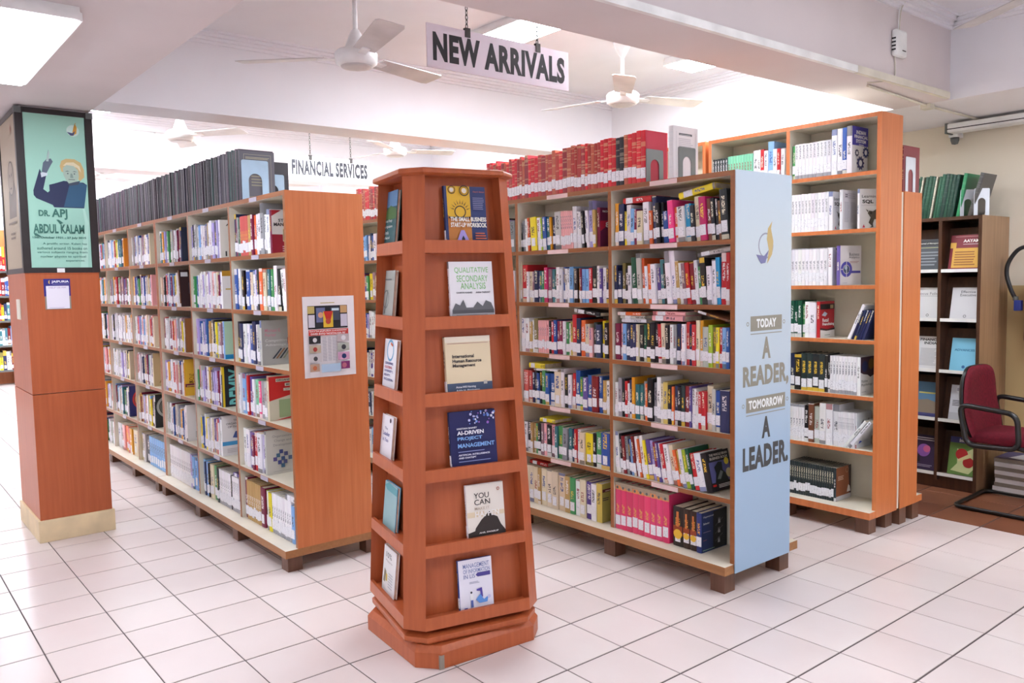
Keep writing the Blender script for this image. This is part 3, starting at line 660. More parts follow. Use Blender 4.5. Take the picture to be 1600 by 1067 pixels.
# bound volumes on top of the blue-ended bookcase
def bound(x, w, h, d, y, z, col, label, grp, ink=(226, 196, 150), name='bound_volume', cat='bound volume', lean=0, sticker=True):
    M = Matrix.Translation((x, y, z + .0005)) @ Matrix.Rotation(-math.radians(lean), 4, 'Y')
    return make_book(name, w, h, d, 'rd', M, label, cat, grp, sticker, 'bound_cover', ink, col)
RB = [(214, 40, 52), (200, 36, 46), (176, 62, 54), (150, 40, 48), (184, 90, 66), (206, 34, 46)]
x = -.566; seq = []
pal = [0, 0, 5, 0, 4, 'k', 'k', 0, 0, 5, 5, 2, 2, 4, 2, 0, 3, 2, 2, 2, 4, 3, 0, 2, 4, 2, 4, 3, 2, 0, 5, 0, 3, 4, 2, 3, 0, 5, 2, 0, 4, 3, 0, 5, 2, 0, 0]
hs = [.256, .258, .252, .25, .25, .245, .243, .245, .25, .25, .248, .24, .238, .236, .242]
for k, p in enumerate(pal):
    w_ = random.uniform(.02, .034) if k else .03
    x -= w_ + .0008; h_ = hs[k] if k < len(hs) else random.uniform(.215, .25)
    if p == 'k': o = bound(x, w_, h_, .185, .198, 1.957, (46, 42, 48), '%s black volume among the red ones atop the blue-ended bookcase' % ('right' if k == 5 else 'left'), 'bound volumes on top of the blue-ended bookcase', (180, 170, 150))
    else: o = bound(x, w_, h_, random.uniform(.165, .185), .198, 1.957, jitter(RB[p], 8), '%s volume from the bookend, %s, atop the blue-ended bookcase' % (ORD[k], ['bright red', 'red', 'red-brown', 'dark red', 'rust', 'scarlet'][p]), 'bound volumes on top of the blue-ended bookcase')
    if k == 0: redend = o; redw = w_
x = -2.98
for k in range(20):
    w_ = random.uniform(.022, .034); x -= w_ + .0008
    bound(x, w_, random.uniform(.225, .25), .18, .198, 1.957, jitter(random.choice(RB), 8), '%s red volume from right atop the shelves glimpsed left of the stand' % ORD[k], 'volumes glimpsed between left bookcase and stand')
art(redend, [('r', 0, 0, 1, 1, (168, 36, 58))], (redw, .003, 0), (0, 1, 0), (0, 0, 1), .16, .256)
wv = bound(-.42, .03, .252, .19, .198, 1.957, (232, 230, 232), 'white bound volume standing alone atop the blue-ended bookcase', 'bound volumes on top of the blue-ended bookcase', (220, 220, 224), sticker=False)
art(wv, [('r', 0, 0, 1, 1, (236, 232, 234)), ('r', .22, .83, .75, .87, (90, 90, 96)), ('l', .25, .838, .72, .862, 1, (190, 190, 190)), ('l', .2, .52, .8, .79, 8, (206, 200, 206)), ('r', .1, .06, .12, .9, (216, 212, 216)), ('r', .88, .06, .9, .9, (216, 212, 216))], (.03, .003, 0), (0, 1, 0), (0, 0, 1), .187, .252)
def bookend(x, y, z, wd, ht, mat, label, rx=0, base_dir=-1):
    """plate facing +x with an arched cut-out, and its foot on the shelf"""
    t = thing('bookend', label, 'bookend', (x, y, z), rx, 'metal bookends')
    mb = MB(); n = 10; th = .002; aw = wd * .25; cy = wd / 2; ah = ht * .5
    arch = [(cy - aw, 0)] + [(cy - aw * math.cos(math.pi * i / n), ah + aw * math.sin(math.pi * i / n)) for i in range(n + 1)] + [(cy + aw, 0)]
    c = wd * .06; outer = [(0, 0), (0, ht - c), (c * .3, ht - c * .3), (c, ht), (wd - c, ht), (wd - c * .3, ht - c * .3), (wd, ht - c), (wd, 0)]
    left_ = [outer[0], outer[1], outer[2], outer[3], (cy, ht)]; 
    L = [(0, 0)] + outer[1:4] + [(cy, ht), (cy, ah + aw)] + arch[1:1 + n // 2][::-1] + [(cy - aw, 0)]
    R = [(wd - a, b) for a, b in L][::-1]
    for P in (L, R):
        m_ = len(P); vs = [(0, a, b) for a, b in P] + [(th, a, b) for a, b in P]
        mb.add(vs, [tuple(range(m_)), tuple(range(m_, 2 * m_))[::-1]] + [(i, i + m_, (i + 1) % m_ + m_, (i + 1) % m_) for i in range(m_)])
    mb.build('plate', mat, t)
    MB().box(-.09 if base_dir < 0 else 0, 0 if base_dir < 0 else .09, cy - aw, cy + aw, 0, .0008).build('foot', mat, t)
    return t
bookend(-.564, .20, 1.957, .13, .165, 'grey_steel', 'grey bookend against the red volumes atop the blue-ended bookcase')
bookend(-.388, .235, 1.957, .13, .155, 'grey_steel', 'grey bookend against the white volume atop the blue-ended bookcase')

# ------------------------------------------------------------------ books of the tall bookcase
TS = ['gn30,20 wh32,20.5*10 wh48,26 wh48,26 bl38,26 wh44,26.5!',
      'wh30,22.5*11 wh34,22.5!',
      'wh36,22*10 wh42,22!',
      'dg30,22*3 gn25,20 wh35,21.5 wh50,21 rd26,21.5!',
      'nv35,22 bk60,21.5 dk50,22.5*4 bk22,22 bk22,22 wh24,22*9 wh26,22!',
      'wh24,22*5 bk35,22 br45,23.5 lg45,22 wh50,24.5 wh50,24.5 wh50,24.5 wh11,20.5*11 wh12,20.5!',
      'dk20,20*19 dk20,20!']
FL = [.72, .5, .5, .36, .84, .8, .58]
wT = 'tall orange bookcase'
lastT = []
for i, s in enumerate(TS):
    lastT.append(place_row(-.605 + .014, -.03 - .026, 1.526, TL[i], s, fill=FL[i], where='%s, %s' % (shelfname(i, 7), wT), group='books on the tall bookcase', clear=.29, dmin=.16, dmax=.18))
PB = (72, 64, 160)
gear = lambda u, v, r, c: [('p', [(u + (r if k % 4 < 2 else r * .78) * math.cos(2 * math.pi * k / 40), v + .64 * (r if k % 4 < 2 else r * .78) * math.sin(2 * math.pi * k / 40)) for k in range(40)], c), ('d', u, v, r * .42, (228, 222, 226))]
rcover(lastT[0], [('r', 0, 0, 1, 1, (226, 220, 222)), ('r', 0, .6, 1, 1, PB), ('T', 'INDIAN', .25, .84, .85, .92, (244, 240, 244)), ('T', 'FINANCIAL', .12, .75, .98, .82, (244, 240, 244)), ('T', 'SYSTEM', .22, .655, .85, .73, (244, 240, 244)), ('r', .4, .61, .7, .625, (230, 220, 230))] + gear(.28, .44, .13, (58, 54, 84)) + gear(.5, .23, .24, (52, 50, 100)) + gear(.82, .47, .2, (48, 56, 110)))
sql = [('r', 0, 0, 1, 1, (238, 234, 238)), ('t', 'Learning', .08, .76, .7, .85, (60, 56, 62)), ('T', 'SQL', .1, .63, .52, .73, (44, 40, 44)), ('d', .86, .76, .1, (60, 58, 62)), ('r', .05, .585, .8, .595, (200, 196, 204)),
       ('p', [(.3, .4), (.36, .46), (.5, .44), (.68, .52), (.86, .5), (.92, .4), (.8, .3), (.66, .25), (.5, .24), (.4, .3)], (92, 82, 74)), ('p', [(.42, .3), (.34, .16), (.46, .08), (.4, .04), (.52, .05), (.5, .14), (.56, .26)], (84, 74, 66)), ('p', [(.78, .3), (.92, .24), (.86, .16), (.98, .2), (.96, .28), (.86, .36)], (84, 74, 66)), ('p', [(.3, .42), (.22, .5), (.32, .46)], (70, 62, 56)), ('d', .42, .4, .04, (40, 36, 34)), ('p', [(.1, .04), (.2, .04), (.15, .12)], (206, 60, 90))]
rcover(lastT[1], sql)
rcover(lastT[2], [('r', 0, 0, 1, 1, (234, 232, 236)), ('p', [(0, .98), (.2, .98), (.55, .7), (.9, .72), (.9, .98)], (52, 54, 62)), ('l', .3, .2, .8, .3, 2, (70, 70, 76))])
rcover(lastT[3], [('r', 0, 0, 1, 1, (176, 36, 46)), ('r', 0, .78, 1, .93, (34, 30, 34)), ('r', .7, .8, .92, .9, (150, 140, 100)), ('p', [(.1, .62), (.3, .72), (.5, .66), (.35, .58)], (190, 196, 210)), ('T', 'Retail', .15, .43, .58, .53, (246, 240, 240)), ('T', 'Franchising', .15, .31, .97, .41, (246, 240, 240)), ('r', 0, 0, 1, .22, (226, 220, 216)), ('p', [(0, .22), (.4, .18), (1, .2), (1, .26), (.5, .22), (0, .27)], (60, 40, 44)), ('l', .3, .06, .75, .09, 1, (110, 140, 110))])
rcover(lastT[4], [('r', 0, 0, 1, 1, (232, 228, 230)), ('p', [(0, 1), (.96, 1), (.96, .5), (.7, .45), (.5, .52), (.2, .55), (0, .6)], (70, 46, 60)), ('d', .3, .75, .2, (40, 46, 90)), ('d', .75, .8, .2, (120, 90, 40)), ('t', 'Positive', .06, .33, .5, .4, (120, 118, 124)), ('t', 'Psychology', .06, .22, .85, .3, (120, 118, 124)), ('l', .06, .08, .4, .1, 1, (150, 150, 160))])
rcover(lastT[5], [('r', 0, 0, 1, 1, (222, 222, 226)), ('p', [(.3, .7), (.45, .8), (.5, .68), (.4, .6)], (150, 150, 156)), ('p', [(.7, .74), (.85, .82), (.9, .7), (.8, .64)], (150, 150, 156)), ('t', 'CORP', .15, .46, .6, .54, (130, 130, 138)), ('p', [(.1, .12), (.35, .17), (.2, .22)], (70, 90, 190))])
rcover(lastT[6], [('r', 0, 0, 1, 1, (142, 82, 54)), ('r', 0, 0, 1, .14, (196, 192, 194)), ('p', [(.8, 1), (1, 1), (1, .14), (.9, .14)], (50, 34, 34)), ('o', .72, .88, .1, .085, (190, 150, 120)), ('l', .1, .62, .5, .76, 3, (220, 190, 170)), ('p', [(.7, .2), (.95, .2), (.9, .36), (.8, .42), (.76, .34)], (226, 216, 210))])
# free-standing covers: back-to-front copy of the frog book, white-purple analytics book, leaning groups
def stand_book(x, y, z, w, h, d, code, label, rz=0, group='books on the tall bookcase', lean=0):
    M = Matrix.Translation((x, y, z + .0005)) @ Matrix.Rotation(math.radians(rz), 4, 'Z') @ Matrix.Rotation(-math.radians(lean), 4, 'Y')
    if lean < 0: M = M @ Matrix.Translation((-w, 0, 0))
    o = make_book('book', w, h, d, code, M, label, group=group, sticker=False); o['w'] = w; o['h'] = h; o['d'] = d; return o
b = stand_book(-.275, 1.528, TL[1], .018, .228, .17, 'wh', 'white book showing its back cover, second shelf of tall bookcase')
rcover(b, [('r', 0, 0, 1, 1, (224, 218, 224)), ('r', .15, .82, .32, .9, (120, 116, 124)), ('l', .1, .2, .42, .72, 14, (184, 180, 190)), ('l', .52, .2, .9, .72, 14, (196, 190, 200)), ('l', .1, .8, .9, .95, 3, (200, 190, 200))])
b = stand_book(-.20, 1.585, TL[1], .02, .228, .17, 'wh', 'white frog-cover book turned to the front, second shelf of tall bookcase', rz=-28)
rcover(b, sql)
b = stand_book(-.292, 1.53, TL[2], .026, .228, .17, 'pu', 'white and purple analytics book with ring emblem, third shelf of tall bookcase', rz=-14)
PU = (86, 80, 170)
rcover(b, [('r', 0, 0, 1, 1, (224, 216, 218)), ('t', 'Business', .42, .74, .9, .82, (92, 84, 92)), ('t', 'Analytics', .4, .66, .9, .73, (92, 84, 92)), ('l', .45, .56, .88, .62, 2, (190, 150, 150)), ('r', .4, .3, .95, .36, PU), ('o', .28, .4, .27, .16, PU), ('d', .28, .4, .14, (70, 84, 110)), ('d', .25, .44, .07, (170, 190, 210)), ('r', .265, .1, .295, .72, (224, 216, 218)), ('r', 0, .39, .12, .41, (224, 216, 218)), ('l', .1, .05, .35, .07, 1, (170, 160, 170))])
b = stand_book(-.203, 1.53, TL[3], .018, .215, .17, 'wh', 'white book leaning right against navy copies, fourth shelf of tall bookcase', lean=-24)
for k in range(5): 
    o = stand_book(-.184 + .0155 * k, 1.531, TL[3], .013, .178, .16, 'nv', 'one of the navy books leaning right, fourth shelf of tall bookcase', lean=-20, group='leaning navy books')
for k in range(2): stand_book(-.222 + .028 * k, 1.53, TL[5], .018, .205, .165, 'wh', '%s of two white books leaning steeply, sixth shelf of tall bookcase' % ('left', 'right')[k], lean=-38)
# top shelf of its left bay and sliver of the next case
place_row(-1.19 + .014, -.605 - .014, 1.526, TL[0], 'dk30,19*6 mi30,19.5*9 wh50,21 wh30,21 rd36,21 wh40,20 lb60,25 wh40,20 rd30,20 wh40,20', fill=.96, where='top shelf, left bay of tall bookcase', group='books on the tall bookcase', clear=.29)
# things on the lower case behind
bound(-.07, .028, .262, .2, 1.80, 1.945, (128, 44, 56), 'maroon volume standing on the lower bookcase behind the tall one', 'volumes on the lower rear bookcase', name='bound_volume', sticker=False)
bound(-.10, .028, .255, .2, 1.80, 1.945, (110, 70, 50), 'brown volume beside the maroon one on the lower rear bookcase', 'volumes on the lower rear bookcase', sticker=False)
bookend(-.04, 1.825, 1.945, .12, .2, 'pale_steel', 'white bookend against the maroon volume behind the tall bookcase')

# ------------------------------------------------------------------ books of the left bookcase: covers that show are single things, the rest one mass
PALW = 'wh wh wh wh wh wh wh wh cr cr lg lg lb lv lv bl nv gy pk rd mr te gn or ye pu bk sa tn mv'.split()
def rnd_row(n, hmin=18, hmax=21):
    return ' '.join('%s%d,%.1f' % (random.choice(PALW), random.randint(16, 42), random.uniform(hmin, hmax)) for _ in range(n))
Lspec = {(0, 0): 'nv25,22 mr25,19 gy22,20 dg20,19 cr22,19 sa20,20*6 tn50,20 mr28,20 og25,19.5 wh40,20 wh36,20 gy50,25.5 wh30,19 wh30,20.5 wh40,21',
         (0, 1): 'bl40,21 wh30,21 bk30,20 bk30,20 mr28,20 bl50,20 cr30,19 wh30,19.5 lv30,20 dk22,20 og40,20.5 cr40,20 bk30,20 te30,20 gn30,20 wh36,21.5 bk36,20 wh40,19.5/7 wh30,20',
         (0, 2): 'bk25,21 nv30,20 wh30,20 wh25,20 bl30,20 nv30,21.5 wh30,20 lg26,20', (0, 3): 'wh20,21 lb36,21 wh30,21 rd20,20.5 pu30,20 wh25,19 mi30,19 hp30,18.5 gy50,19 lg30,19',
         (0, 4): 'wh30,20 wh30,20 pu36,19 mr20,18 rd24,20 wh40,20 lv26,19', (0, 5): 'mr36,24 tn26,23*8 mr60,22.5 li28,21.5 wh24,21.5 ye44,21.5 wh28,22*9 lb40,20 lb40,20',
         (1, 5): 'lb40,23 nv20,22 lb50,22.5 bk20,22 cr30,22 cr40,22 gn50,22 mr26,21.5 dk36,21.5 wh30,21.5*7 bk16,21 wh30,21*4 pu50,21', (2, 5): 'wh30,23*12 lv30,22.5 lb40,22 lb40,22 bl50,22',
         (3, 5): 'ky40,22 lg50,22 dk60,21.5 lb36,22*9 ', (4, 5): 'wh40,21 lg30,21 pk30,21 og40,21 sa30,20.5 or30,21 cr50,21 li40,21'}
Lend = {(0, 0): ('mr', 'white and crimson strategy book showing its cover, top shelf nearest the end panel'), (0, 2): ('lg', 'large silver grey book showing its cover, third shelf nearest the end panel'), (0, 3): ('cr', 'red, cream and green behaviour textbook, fourth shelf nearest the end panel'), (0, 4): ('lg', 'pale grey book with blue cubes emblem, fifth shelf nearest the end panel'),
        (1, 0): ('wh', 'white book with black lettering, top shelf, second bay of left bookcase'), (1, 1): ('wh', 'white book with orange band, second shelf, second bay of left bookcase'), (1, 2): ('lb', 'pale green and blue book, third shelf, second bay of left bookcase'), (1, 3): ('dk', 'black book with colourful upright lettering, fourth shelf of left bookcase'), (1, 4): ('wh', 'white book with blue stripe, fifth shelf, second bay of left bookcase'),
        (2, 0): ('nv', 'dark navy book with pale picture, top shelf, third bay of left bookcase'), (2, 1): ('br', 'dark brown leaning book, second shelf, third bay of left bookcase'), (2, 2): ('br', 'brown book with white letters, third shelf, third bay of left bookcase'), (2, 3): ('or', 'yellow book with maroon band, fourth shelf, third bay of left bookcase'), (2, 4): ('wh', 'white book with red figure, fifth shelf, third bay of left bookcase'),
        (3, 0): ('cr', 'cream book with brown picture, top shelf, fourth bay of left bookcase'), (3, 1): ('pk', 'pink striped book, second shelf, fourth bay of left bookcase'), (3, 2): ('cr', 'cream book, third shelf, fourth bay of left bookcase'), (3, 3): ('cr', 'cream book with hand drawing, fourth shelf, fourth bay of left bookcase'), (3, 4): ('bk', 'black book with grey disc, fifth shelf, fourth bay of left bookcase'),
        (4, 0): ('or', 'orange book, top shelf, fifth bay of left bookcase'), (4, 3): ('cr', 'cream book with dark picture, fourth shelf, fifth bay of left bookcase'), (4, 4): ('nv', 'dark blue book with rainbow rings, fifth shelf, fifth bay of left bookcase')}
LARTS = {(0, 0): [('r', 0, 0, 1, 1, (232, 226, 226)), ('r', 0, 0, 1, .44, (160, 34, 56)), ('p', [(0, 1), (.3, 1), (0, .86)], (176, 40, 56)), ('T', 'STRATEGIC', .2, .73, 1.0, .8, (60, 56, 60)), ('T', 'MANAGEMENT', .06, .63, 1.0, .71, (60, 56, 60)), ('r', .32, .28, .97, .58, (230, 220, 190)), ('r', .34, .3, .95, .56, (104, 100, 66)), ('l', .3, .05, .8, .2, 3, (220, 190, 196))],
         (0, 2): [('r', 0, 0, 1, 1, (170, 168, 168)), ('t', 'Michael E.', .1, .74, .6, .81, (206, 130, 150)), ('t', 'Porter', .1, .64, .45, .71, (206, 130, 150)), ('t', 'Competitive', .1, .5, .8, .58, (222, 222, 222)), ('t', 'Advantage', .1, .41, .75, .48, (222, 222, 222))] + [('p', [(.3 + .11 * k, .14), (.36 + .11 * k, .14), (.62 + .1 * k, .36), (.58 + .1 * k, .37)], c) for k, c in enumerate(((50, 60, 76), (150, 110, 80), (40, 50, 60), (140, 140, 120)))] + [('r', .8, .46, .82, .6, (150, 40, 50))],
         (0, 3): [('r', 0, 0, 1, 1, (214, 206, 186)), ('p', [(0, .98), (1, .98), (1, .6), (0, .44)], (206, 44, 44)), ('r', .3, .42 - .36, .98, .46, (160, 178, 136)), ('r', .22, .86, 1, .93, (226, 218, 204)), ('T', 'ORGANISATION', .25, .875, .99, .915, (60, 50, 50)), ('r', .5, .75, 1, .82, (226, 218, 204)), ('T', 'BEHAVIOUR', .54, .765, .99, .805, (60, 50, 50)), ('r', .45, .65, 1, .71, (226, 218, 204)), ('t', 'TEXT AND CASES', .5, .665, .98, .695, (80, 70, 70)), ('p', [(.1, .0), (1, .04), (1, .1)], (206, 60, 60))],
         (0, 4): [('r', 0, 0, 1, 1, (206, 202, 196)), ('t', 'Organizational', .2, .82, .85, .89, (150, 146, 150)), ('t', 'Change and', .25, .72, .8, .79, (150, 146, 150)), ('t', 'Development', .22, .62, .82, .69, (150, 146, 150)), ('r', .2, .06, .75, .065, (140, 140, 144))] + [('r', u, v, u + .12, v + .09, (72 + 20 * (k % 2), 80 + 14 * (k % 3), 140)) for k, (u, v) in enumerate(((.4, .46), (.55, .4), (.3, .38), (.2, .3), (.45, .3), (.68, .3), (.34, .22), (.52, .22), (.44, .14)))],
         (1, 0): [('r', 0, 0, 1, 1, (226, 220, 214)), ('T', 'ATTITUDE', .2, .84, 1.0, .9, (50, 46, 50)), ('t', 'IS', .6, .5, .9, .66, (90, 86, 90)), ('r', .15, .05, .2, .18, (60, 56, 60))], (1, 1): [('r', 0, 0, 1, 1, (232, 228, 230)), ('r', 0, .86, 1, 1, (190, 140, 50)), ('t', 'COMM', .3, .6, 1, .68, (150, 90, 120)), ('r', .1, .5, 1, .53, (190, 160, 60)), ('o', .5, .3, .2, .16, (70, 40, 50)), ('o', .55, .24, .12, .09, (200, 60, 80))],
         (1, 2): [('r', 0, 0, 1, 1, (176, 206, 180)), ('r', 0, 0, 1, .12, (40, 140, 200))], (1, 3): [('r', 0, 0, 1, 1, (36, 38, 46)), ('v', 'REMIX', .2, .05, .85, .95, (110, 190, 190)), ('r', -.01, 0, .06, 1, (220, 190, 40))], (1, 4): [('r', 0, 0, 1, 1, (228, 224, 226)), ('r', 0, .26, 1, .36, (70, 150, 204)), ('t', 'THE', .4, .86, .6, .91, (90, 90, 96)), ('t', 'ORGANIZATION', .15, .78, .95, .83, (90, 90, 96)), ('t', 'OF THE FUTURE', .2, .7, .95, .75, (90, 90, 96)), ('p', [(.35, .45), (.6, .42), (.75, .5), (.6, .62), (.45, .6)], (70, 90, 150)), ('l', .15, .08, .9, .2, 3, (200, 190, 196))],
         (2, 0): [('r', 0, 0, 1, 1, (46, 52, 72)), ('t', 'REPOSITIONING', .25, .72, .98, .78, (206, 206, 214)), ('r', .25, .1, .95, .55, (206, 190, 200)), ('p', [(.25, .35), (.95, .15), (.95, .1), (.25, .1)], (140, 60, 90))], (2, 1): [('r', 0, 0, 1, 1, (58, 36, 40)), ('r', .05, .82, .3, .94, (220, 220, 226)), ('r', .3, .35, .9, .65, (70, 60, 70)), ('T', 'HBR', .4, .1, .9, .2, (230, 180, 70))], (2, 2): [('r', 0, 0, 1, 1, (150, 96, 56)), ('T', 'G', .3, .66, .6, .78, (240, 236, 230)), ('T', 'R', .35, .45, .65, .56, (240, 236, 230))],
         (2, 3): [('r', 0, 0, 1, 1, (224, 176, 60)), ('r', .5, .62, .9, .82, (176, 40, 40)), ('t', 'THE', .15, .52, .35, .6, (120, 80, 30)), ('t', 'CONCISE', .15, .43, .95, .51, (120, 80, 30)), ('t', 'MANAGER', .15, .34, .98, .42, (120, 80, 30)), ('r', 0, .24, 1, .33, (120, 40, 70)), ('l', .05, .26, .95, .31, 1, (224, 196, 90))], (2, 4): [('r', 0, 0, 1, 1, (230, 226, 224)), ('r', .45, .35, .8, .7, (190, 40, 60)), ('l', .3, .1, .9, .28, 4, (60, 110, 90))],
         (3, 0): [('r', 0, 0, 1, 1, (226, 214, 190)), ('p', [(.3, .4), (.5, .5), (.8, .45), (.7, .32), (.45, .3)], (90, 60, 46)), ('l', .2, .75, .9, .88, 2, (120, 100, 90)), ('l', .2, .1, .9, .16, 1, (120, 100, 90))], (3, 3): [('r', 0, 0, 1, 1, (214, 190, 146)), ('p', [(.2, .1), (.35, .3), (.3, .6), (.36, .6), (.42, .3), (.8, .3), (.9, .1)], (170, 140, 100)), ('p', [(.5, .1), (.6, .2), (.9, .22), (.9, .1)], (60, 50, 46))],
         (3, 4): [('r', 0, 0, 1, 1, (46, 48, 50)), ('o', .5, .62, .46, .36, (176, 180, 176)), ('d', .5, .62, .34, (110, 112, 104)), ('r', .6, .15, .75, .2, (190, 200, 120))], (4, 4): [('r', 0, 0, 1, 1, (56, 58, 126)), ('o', .6, .55, .48, .4, (210, 70, 70)), ('o', .6, .55, .38, .3, (226, 150, 60)), ('o', .6, .55, .28, .2, (80, 140, 200)), ('d', .6, .55, .18, (210, 80, 90))], (4, 3): [('r', 0, 0, 1, 1, (214, 200, 176)), ('p', [(.3, .1), (.3, .5), (.6, .6), (.9, .3), (.9, .1)], (50, 46, 46))], (4, 0): [('r', 0, 0, 1, 1, (226, 140, 50)), ('l', .2, .6, .9, .8, 3, (180, 90, 40))]}
LXALL = LX + [-4.6, -5.33, -6.06]
LD = {0: .026, 3: .026}
for bi in range(6):
    a = LXALL[bi + 1] + (.026 if bi in (2, 5) else .014); b = LXALL[bi] - (.026 if bi in (0, 3) else .014)
    for li in range(6):
        end = Lend.get((bi, li)); sp = Lspec.get((bi, li)) or rnd_row(random.randint(17, 22))
        wd = b - a; big = (bi, li) in ((0, 2), (0, 3), (0, 4), (1, 3), (1, 4), (2, 3), (2, 4), (3, 3), (3, 4), (4, 4), (2, 1))
        fill = (.46 if (bi, li) in ((0, 2), (0, 4)) else .55 if (bi, li) in ((0, 3), (1, 4)) else .62) if big else (.72 if end else .97)
        if li == 5: fill = .99
        place_row(a, b, -1.202, LL[li], sp, fill=fill, stuff=mass, clear=.275, tall=1.1 if li < 5 else 1.0)
        if end:
            h = .245 if big else .225; d = .185; w_ = .022
            x = a + wd * fill + .004
            o = stand_book(x, -1.198, LL[li], w_, h, d, end[0], end[1], group='left bookcase books showing their covers', lean=(5 if (bi, li) == (2, 1) else 0))
            if (bi, li) in LARTS: rcover(o, LARTS[(bi, li)])
# hidden-side bays of the blue-ended row, seen through the gap by the stand
for x0, x1 in ((-3.87, -3.11), (-3.11, -2.36), (-2.32, -1.59), (-4.6, -3.88)):
    for li in range(6): place_row(x0 + .014, x1 - .014, .198, ML[li], rnd_row(19), fill=.97, stuff=mass)
# white lying books on the left bookcase's bottom shelf
lying(-1.86, -1.195, LL[5] + .222, .14, .03, .15, 'wh', 'white and blue book lying on the white row, bottom shelf of left bookcase', 'books laid flat across others')
lying(-2.62, -1.19, LL[5] + .217, .14, .02, .16, 'pu', 'purple book lying on the white row, bottom shelf of left bookcase', 'books laid flat across others')

# theses on the left bookcase
x = -2.291; k = 0
TC = [(52, 52, 60), (64, 62, 72), (78, 76, 88), (46, 50, 54), (40, 74, 70), (84, 62, 78), (58, 56, 66), (96, 92, 104), (36, 38, 42), (60, 48, 60)]
while x > -5.75:
    w_ = random.uniform(.012, .019); x -= w_ + .0012; h_ = .285 + random.uniform(-.012, .006)
    o = bound(x, w_, h_, .2, -1.2 + random.uniform(0, .008), 1.95, jitter(random.choice(TC), 6), 'thin dark bound thesis in the long row atop the left bookcase', 'theses on top of the left bookcase', tuple(v + 8 for v in TC[k % 3]), 'bound_thesis', 'thesis', sticker=False)
    if k == 0:
        o['label'] = 'end thesis with gilt-framed grey cover behind the light blue bookend'; W0 = w_
        art(o, [('r', 0, 0, 1, 1, (104, 104, 112)), ('r', .1, .08, .9, .93, (190, 186, 160)), ('r', .107, .085, .893, .925, (104, 104, 112)), ('l', .15, .84, .85, .89, 2, (180, 176, 150)), ('l', .3, .3, .7, .6, 5, (150, 150, 130))], (W0, .003, 0), (0, 1, 0), (0, 0, 1), .197, h_)
    k += 1
bookend(-2.288, -1.19, 1.95, .155, .225, 'blue_steel', 'light blue bookend at the end of the dark thesis row')
for k in range(3):
    bound(-2.64 - .02 * k, .018, .275, .2, -.965, 1.95, (44, 42, 48), 'dark volume in the rear row atop the left bookcase', 'rear row of volumes atop the left bookcase', (110, 108, 118), 'bound_thesis', 'thesis', sticker=False)
bookend(-2.62, -.95, 1.95, .155, .2, 'blue_steel', 'light blue bookend in the rear row atop the left bookcase')

# ------------------------------------------------------------------ far bookcase beyond the pillar
far = thing('metal_bookcase', 'distant grey shelving with books at the left edge beyond the pillar', 'bookcase', (-12.6, -1.3, 0))
for z in (.24, .62, 1.0, 1.38, 1.76): MB().box(-.2, .15, -1.3, 1.3, z - .03, z).build('shelf', 'grey_steel', far)
for y in (-1.3, -.43, .43, 1.3): MB().box(-.2, .14, y - .015, y + .015, 0, 1.78).build('upright', 'grey_steel', far)
MB().box(-.22, -.2, -1.3, 1.3, 0, 2.4).build('back_panel', 'laminate', far)
RZ = Matrix.Rotation(math.pi / 2, 4, 'Z')
for z in (.24, .62, 1.0, 1.38, 1.76):
    y = -2.58
    while y < -.05:
        w_ = random.uniform(.02, .05); h_ = random.uniform(.24, .3)
        c = random.choice(['rd', 'dr', 'wh', 'bl', 'nv', 'ye', 'te', 'lb']) if z < 1.7 else random.choice(['rd', 'dr', 'rd'])
        if z > 1.7: h_ += .08
        book_geo(mass, w_, h_, .2, rgba(jitter(C[c])), rgba(inkfor(c)), random.random(), Matrix.Translation((-12.46, y, z)) @ RZ, lab=label_box(w_, h_))
        y += w_ + .001
tag(mass.build('shelved_books', ['book_cover', 'pages', 'sticker']), 'the many narrower library books filling the shelves in rows', 'books', kind='stuff')

# ------------------------------------------------------------------ revolving display stand
ST = thing('display_stand', 'reddish wooden revolving display stand tapering upward, in the foreground', 'display stand', (-.590, -1.017, 0), math.radians(-13))
def hz(z): return .291 - .0403 * (z - .15)
CH = .067
def octo(h, c): return [(h - c, -h), (h, -h + c), (h, h - c), (h - c, h), (-h + c, h), (-h, h - c), (-h, -h + c), (-h + c, -h)]
Z0, Z1 = .148, 1.885
b_ = MB().prism(octo(.292, .075), 0, .062); b_.prism(octo(.292, .075), .062, .085, poly2=octo(.275, .07))
bo = b_.build('base', 'laminate_stand', ST, bevel=.002); bo.rotation_euler = (0, 0, math.radians(8))
MB().box(.285, .2935, -.225, -.205, 0, .055).build('torn_edge', 'card_grey', bo)
sw = MB().prism(octo(.272, .066), .086, .098, poly2=octo(.286, .07)); sw.prism(octo(.286, .07), .098, .118); sw.prism(octo(.286, .07), .118, .126, poly2=octo(.262, .066))
sw.build('turntable', 'laminate_red', ST, bevel=.003)
MB().prism(octo(.2, .05), .124, .15).build('spindle_plate', 'black_plastic', ST)
